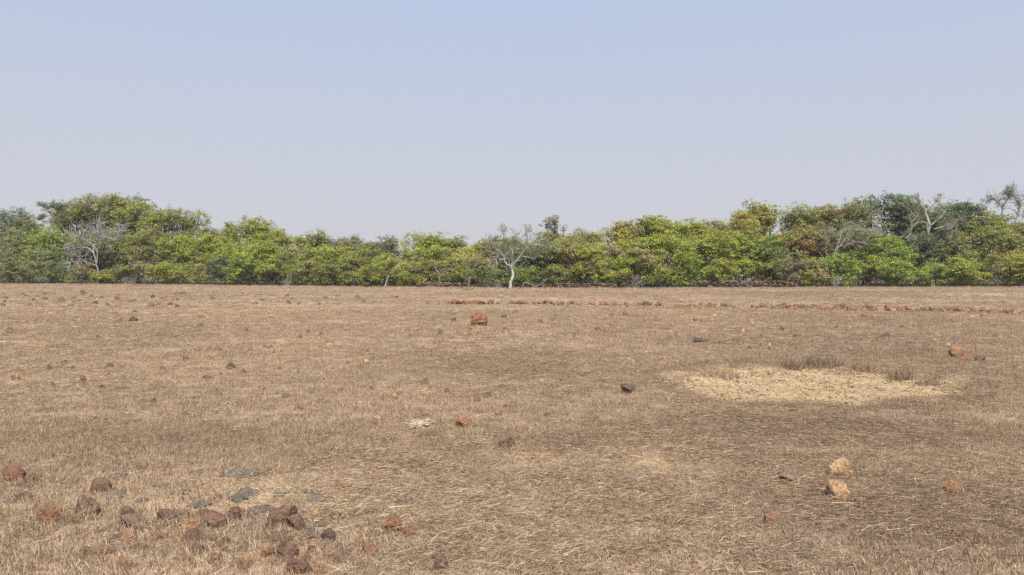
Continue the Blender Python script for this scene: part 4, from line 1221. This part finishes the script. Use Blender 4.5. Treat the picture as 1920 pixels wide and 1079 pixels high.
# small green weed before the sapling
x, y = at(877, 545)
rt = empty('green_weed', (x, y, gz(x, y)), 'tiny bright green weed on the grass before the sapling', 'weed')
r = np.random.default_rng(5)
v, f, col = leaves(r, [(np.array([k * .12, 0, .1]), np.array([.14, .12, .1])) for k in range(-3, 4)], 40, 6, .10, .06, 'bright', sub=False)
link('foliage', mesh_np('foliage', v, f, False, col), M_LEAF, rt)

# ------------------------------------------------------------------ dry grass
def blades(r, n, rad, h, lean, width, flat=False, yaw=None, segs=2, pale=.3):
    """a tuft as verts, faces, colours; upright or lying"""
    V, F, Cc = [], [], []
    for k in range(n):
        a = r.uniform(0, 2 * math.pi); q = rad * math.sqrt(r.random())
        p = np.array([q * math.cos(a), q * math.sin(a), 0.])
        L = h * r.uniform(.45, 1.25)
        if flat:
            th = (yaw if yaw is not None else 0) + r.normal() * 1.1 + (math.pi if r.random() < .5 else 0)
            el = r.uniform(-.02, .30)
            d = np.array([math.cos(th) * math.cos(el), math.sin(th) * math.cos(el), math.sin(el)])
            p[2] = r.uniform(.004, .03)
            curve = np.array([r.normal() * .25, r.normal() * .25, -.35 * max(el, 0.05)])
        else:
            th = r.uniform(0, 2 * math.pi); el = r.normal() * lean
            d = np.array([math.cos(th) * math.sin(el), math.sin(th) * math.sin(el), math.cos(el)])
            curve = np.array([math.cos(th), math.sin(th), -.4]) * r.uniform(.0, .9)
        wdir = np.cross(d, r.normal(size=3)); wdir /= np.linalg.norm(wdir) + 1e-9
        w = width * r.uniform(.6, 1.4)
        pts = [p]
        for s in range(segs):
            d = d + curve / segs; d /= np.linalg.norm(d)
            pts.append(pts[-1] + d * L / segs)
        b = len(V)
        for s, pp in enumerate(pts[:-1]):
            ww = w * (1 - .45 * s / segs)
            V += [pp - wdir * ww / 2, pp + wdir * ww / 2]
        V.append(pts[-1])
        for s in range(segs - 1):
            F.append((b + 2 * s, b + 2 * s + 1, b + 2 * s + 3)); F.append((b + 2 * s, b + 2 * s + 3, b + 2 * s + 2))
        F.append((b + 2 * (segs - 1), b + 2 * (segs - 1) + 1, b + 2 * segs))
        t = r.random()
        c = np.array(STRAW_A) * .95 if t < .42 else np.array((.57, .455, .315)) if t < .42 + pale * .7 else np.array(STRAW_B) * .8
        c = c * (1 + .25 * r.normal())
        Cc += [c] * (len(V) - b)
    V = np.array(V); V[:, 2] = np.maximum(V[:, 2], -.01)
    return V, np.array(F), np.clip(np.array(Cc), .03, .7)

protos = bpy.data.collections.new('straw_tufts')       # not linked to the scene: only instanced
r = np.random.default_rng(3)
specs = []
for k in range(3): specs.append(blades(r, 44, .09, .032, .7, .0034))                          # 0-2 stubble
for k in range(3): specs.append(blades(r, 54, .13, .066, 0, .0028, flat=True))                  # 3-5 lying straw
for k in range(2): specs.append(blades(r, 60, .11, .028, 1.0, .0042, segs=1))                    # 6-7 short litter
for k in range(2): specs.append(blades(r, 26, .10, .062, .5, .0032, pale=.4))                 # 8-9 taller tufts
for k in range(2): specs.append(blades(r, 40, .30, .13, .6, .014, segs=1, pale=.35))          # 10-11 far tufts, coarse
for k in range(2): specs.append(blades(r, 34, .34, .30, 0, .013, flat=True, segs=1, pale=.35)) # 12-13 far lying
for k in range(2): specs.append(blades(r, 40, .40, .30, .25, .014, segs=2, pale=.7))           # 14-15 pale fringe before the trees
for k in range(3): specs.append(blades(r, 14, .20, .15, 0, .0026, flat=True, yaw=0, pale=.5, segs=2))  # 16-18 long bleached straws combed one way
for k, (v, f, col) in enumerate(specs):
    po = bpy.data.objects.new('straw_%02d' % k, mesh_np('straw_%02d' % k, v, f, False, col))
    po.data.materials.append(M_GRASS)
    protos.objects.link(po)

pts, idx, rot, scl_, mat_ = [], [], [], [], []
def sow(dlo, dhi, per_m2, choose, smin, smax, wide=.80, seed=0, keep=None):
    r = np.random.default_rng(seed)
    area = wide * (dhi ** 2 - dlo ** 2)
    n = int(area * per_m2)
    y = np.sqrt(r.uniform(dlo ** 2, dhi ** 2, n)); x = r.uniform(-wide, wide, n) * y
    so, ma = fields(x, y)
    up = fbm(x * .35, y * .35, 91, 3)                     # where the straw still stands
    pr = pit_r(x, y)
    pe = np.clip((pr + .35 * (fbm(x * 2.2, y * 2.2, 43, 3) - .5) - .78) / .34, 0, 1)
    k = (r.random(n) > so * .8) & (r.random(n) < np.maximum(pe, .012))
    if keep is not None: k &= keep(x, y, r)
    x, y, ma, up = x[k], y[k], ma[k], up[k]; n = len(x)
    flow = (fbm(x * .22, y * .22, 55, 3) - .5) * 5.0 + .2
    z = ground_z(x, y)
    pts.append(np.stack([x, y, z], 1))
    stand = np.clip((up - .42) * 6 - ma * 1.2 + .25, .08, .9)
    idx.append(choose(r, n, stand))
    rot.append(np.stack([r.normal(size=n) * .06, r.normal(size=n) * .06, np.where(r.random(n) < .8, flow + r.normal(size=n) * .6, r.uniform(0, 6.28, n))], 1))
    scl_.append(r.uniform(smin, smax, n)); mat_.append(ma)

def near(r, n, st):
    u = r.random(n)
    a = np.where(r.random(n) < .25, r.integers(8, 10, n), r.integers(0, 3, n))
    b = np.where(r.random(n) < .6, r.integers(6, 8, n), r.integers(3, 6, n))
    w = np.where(r.random(n) < .07, r.integers(16, 19, n), b)
    return np.where(u < st, a, w)
def far(r, n, st):
    u = r.random(n)
    return np.where(u < st, r.integers(10, 12, n), r.integers(12, 14, n))
sow(2.2, 8, 300, near, .6, 1.25, .95, 1)
sow(8, 15, 120, near, .8, 1.4, .85, 2)
sow(15, 30, 36, near, 1.1, 1.8, .8, 3)
sow(15, 34, 9, far, .35, .65, .8, 4)
sow(30, 60, 7, far, .5, .9, .8, 5)
sow(56, 98, 5, far, .5, .9, .8, 6, keep=lambda x, y, r: y < np.interp(x / y * FPX + 960, [-200, 0, 400, 800, 1000, 1400, 2100], [96, 93, 83, 72, 69, 71, 75]))
edge = lambda lo, hi: (lambda x, y, r: (lambda f: (y > f - lo) & (y < f + hi))(np.interp(x / y * FPX + 960, [-200, 0, 200, 400, 600, 800, 1000, 1200, 1400, 1600, 1920, 2100], [96, 93, 90, 83, 77, 72, 69, 69, 71, 72, 74, 75])))
sow(60, 100, 8, lambda r, n, st: r.integers(14, 16, n), .45, .85, .8, 7, keep=edge(3.0, 1.0))
# thicker rim of standing straw round the mud
rr_ = np.random.default_rng(99)
n = 900
th = rr_.uniform(0, 2 * math.pi, n); q = rr_.normal(1.12, .10, n)
x = PX + PRX * q * np.cos(th); y = PY + PRY * q * np.sin(th)
k = pit_r(x, y) > 1.0
x, y = x[k], y[k]
pts.append(np.stack([x, y, ground_z(x, y)], 1)); idx.append(np.where(rr_.random(len(x)) < .5, rr_.integers(3, 6, len(x)), rr_.integers(8, 10, len(x))))
rot.append(np.stack([np.zeros(len(x)), np.zeros(len(x)), rr_.uniform(0, 6.28, len(x))], 1)); scl_.append(rr_.uniform(.7, 1.2, len(x))); mat_.append(np.full(len(x), .5))

fg = [o for o in C.objects if o.name.startswith('stone') and o.parent is None and o.location.y < 14 and o.scale.x > .05]
q = np.array([(o.location.x, o.location.y, o.scale.x) for o in fg])
k_ = 8
qq = np.repeat(q, k_, 0); n = len(qq)
a_ = rr_.uniform(math.pi * .9, math.pi * 2.1, n)
x = qq[:, 0] + np.cos(a_) * qq[:, 2] * .58; y = qq[:, 1] + np.sin(a_) * qq[:, 2] * .52
pts.append(np.stack([x, y, ground_z(x, y)], 1)); idx.append(np.where(rr_.random(n) < .5, rr_.integers(8, 10, n), rr_.integers(0, 3, n)))
rot.append(np.stack([rr_.normal(size=n) * .2, rr_.normal(size=n) * .2, rr_.uniform(0, 6.28, n)], 1)); scl_.append(rr_.uniform(.6, 1.2, n) * np.clip(qq[:, 2] / .15, .6, 1.1)); mat_.append(np.full(n, .1))

pts, idx, rot, scl_, mat_ = [np.concatenate(a) for a in (pts, idx, rot, scl_, mat_)]
print('grass tufts', len(pts), 'tris', sum(sum(len(p.vertices) - 2 for p in o.data.polygons) for o in C.objects if o.type == 'MESH'))
gm = bpy.data.meshes.new('dry_grass')
gm.vertices.add(len(pts)); gm.vertices.foreach_set('co', pts.astype(np.float32).ravel())
gm.attributes.new('pick', 'INT', 'POINT').data.foreach_set('value', idx.astype(np.int32))
gm.attributes.new('turn', 'FLOAT_VECTOR', 'POINT').data.foreach_set('vector', rot.astype(np.float32).ravel())
gm.attributes.new('size', 'FLOAT', 'POINT').data.foreach_set('value', scl_.astype(np.float32))
gm.attributes.new('matted', 'FLOAT', 'POINT').data.foreach_set('value', mat_.astype(np.float32))
gm.update()
grass = link('dry_grass', gm, M_GRASS)
tag(grass, 'dry straw coloured grass covering the whole field', 'grass', kind='stuff')
ng = bpy.data.node_groups.new('scatter_straw', 'GeometryNodeTree')
ng.interface.new_socket('Geometry', in_out='INPUT', socket_type='NodeSocketGeometry')
ng.interface.new_socket('Geometry', in_out='OUTPUT', socket_type='NodeSocketGeometry')
gi, go = ng.nodes.new('NodeGroupInput'), ng.nodes.new('NodeGroupOutput')
iop = ng.nodes.new('GeometryNodeInstanceOnPoints')
ci = ng.nodes.new('GeometryNodeCollectionInfo')
ci.inputs['Collection'].default_value = protos
ci.inputs['Separate Children'].default_value = True
ci.inputs['Reset Children'].default_value = True
def nattr(nm, typ):
    a = ng.nodes.new('GeometryNodeInputNamedAttribute'); a.data_type = typ; a.inputs['Name'].default_value = nm
    return a.outputs['Attribute']
iop.inputs['Pick Instance'].default_value = True
ng.links.new(gi.outputs[0], iop.inputs['Points'])
ng.links.new(ci.outputs[0], iop.inputs['Instance'])
ng.links.new(nattr('pick', 'INT'), iop.inputs['Instance Index'])
ng.links.new(nattr('turn', 'FLOAT_VECTOR'), iop.inputs['Rotation'])
ng.links.new(nattr('size', 'FLOAT'), iop.inputs['Scale'])
ng.links.new(iop.outputs[0], go.inputs[0])
mod = grass.modifiers.new('scatter', 'NODES'); mod.node_group = ng

# clumps of standing straw on the far rim of the mud
r = np.random.default_rng(8)
for px, py, w, h, lab in [(1490, 688, 46, 22, 'bushy brown straw clump on the far rim of the mud patch, left of the others'),
                          (1545, 686, 70, 16, 'wide low straw clump on the far rim of the mud patch'),
                          (1624, 694, 44, 18, 'straw clump on the far right rim of the mud patch'),
                          (1690, 706, 48, 22, 'dark leaning straw clump at the right end of the mud patch'),
                          (1742, 716, 50, 14, 'low straw clump at the right tip of the mud patch'),
                          (1350, 700, 70, 12, 'low straw clump at the left end of the mud patch')]:
    x, y = at(px, py)
    v, f, col = blades(r, int(w * 7), w * .5 * pxm(y), h * pxm(y) * 1.2, .7, .006)
    o = link('grass_clump', mesh_np('grass_clump', v, f, False, col * .80), M_GRASS, None, (x, y, gz(x, y)))
    tag(o, lab, 'grass clump', 'straw clumps round the mud patch')

# dried clods in the mud
r = np.random.default_rng(12)
n = 1700
P_, F_ = [], []
cnt = 0
th = r.uniform(0, 2 * math.pi, n); q = np.sqrt(r.random(n)) * 1.03
cx, cy = PX + PRX * q * np.cos(th), PY + PRY * q * np.sin(th)
k = pit_r(cx, cy) < 1.0
cx, cy = cx[k], cy[k]
cz = ground_z(cx, cy) + .015
cl = [stone_verts(1, 700 + k, 3, .6, .12) for k in range(8)]
for j in range(len(cx)):
    V_, Fa = cl[j % 8]
    s = .018 + .085 * r.random() ** 3.5
    a = r.uniform(0, 6.28); ca, sa = math.cos(a), math.sin(a)
    Q = V_ * np.array([s * r.uniform(.8, 1.7), s * r.uniform(.8, 1.3), s * r.uniform(.35, .65)])
    Q = np.stack([Q[:, 0] * ca - Q[:, 1] * sa, Q[:, 0] * sa + Q[:, 1] * ca, Q[:, 2]], 1) + (cx[j], cy[j], cz[j])
    P_.append(Q); F_.append(Fa + cnt); cnt += len(Q)
o = link('mud_clods', mesh_np('mud_clods', np.concatenate(P_), np.concatenate(F_), False), M_MUD)
tag(o, 'crumbled yellow clods covering the bare mud patch', 'mud', kind='stuff')

# pale ash-like spot left of the two toned stone
x0, y0 = at(786, 800)
P_, F_ = [], []; cnt = 0
for j in range(130):
    V_, Fa = cl[j % 8]
    s = r.uniform(.012, .038)
    Q = V_ * np.array([s * 1.6, s, s * .22]) + (x0 + r.normal() * .065, y0 + r.normal() * .09, gz(x0, y0) + r.uniform(.022, .032))
    P_.append(Q); F_.append(Fa + cnt); cnt += len(Q)
m_, nt, out = new_mat('chalky_earth')
pos = N(nt, 'ShaderNodeNewGeometry').outputs['Position']
principled(nt, out, mix(nt, noise(nt, pos, 40, 4), (.42, .35, .27), (.34, .275, .205)), .95, .05)
tag(link('chalky_patch', mesh_np('chalky_patch', np.concatenate(P_), np.concatenate(F_), False), m_), 'small chalky white crumbling patch on the straw left of centre', 'earth', kind='stuff')

# ------------------------------------------------------------------ thin dust haze over the field
hv = bpy.data.meshes.new('haze')
hx, hy0, hy1, hz0, hz1 = 2200, -2200, 2200, -1.5, 22.0
hv.from_pydata([(sx * hx, sy, z_) for z_ in (hz0, hz1) for sx, sy in ((-1, hy0), (1, hy0), (1, hy1), (-1, hy1))], [],
               [(3, 2, 1, 0), (4, 5, 6, 7), (0, 1, 5, 4), (1, 2, 6, 5), (2, 3, 7, 6), (3, 0, 4, 7)])
mh, nt, out = new_mat('dust_haze')
pv = N(nt, 'ShaderNodeVolumePrincipled')
pv.inputs['Color'].default_value = (.93, .94, 1.0, 1)
pv.inputs['Density'].default_value = .0003
nt.links.new(pv.outputs[0], out.inputs['Volume'])
tag(link('haze', hv, mh), kind='stuff')
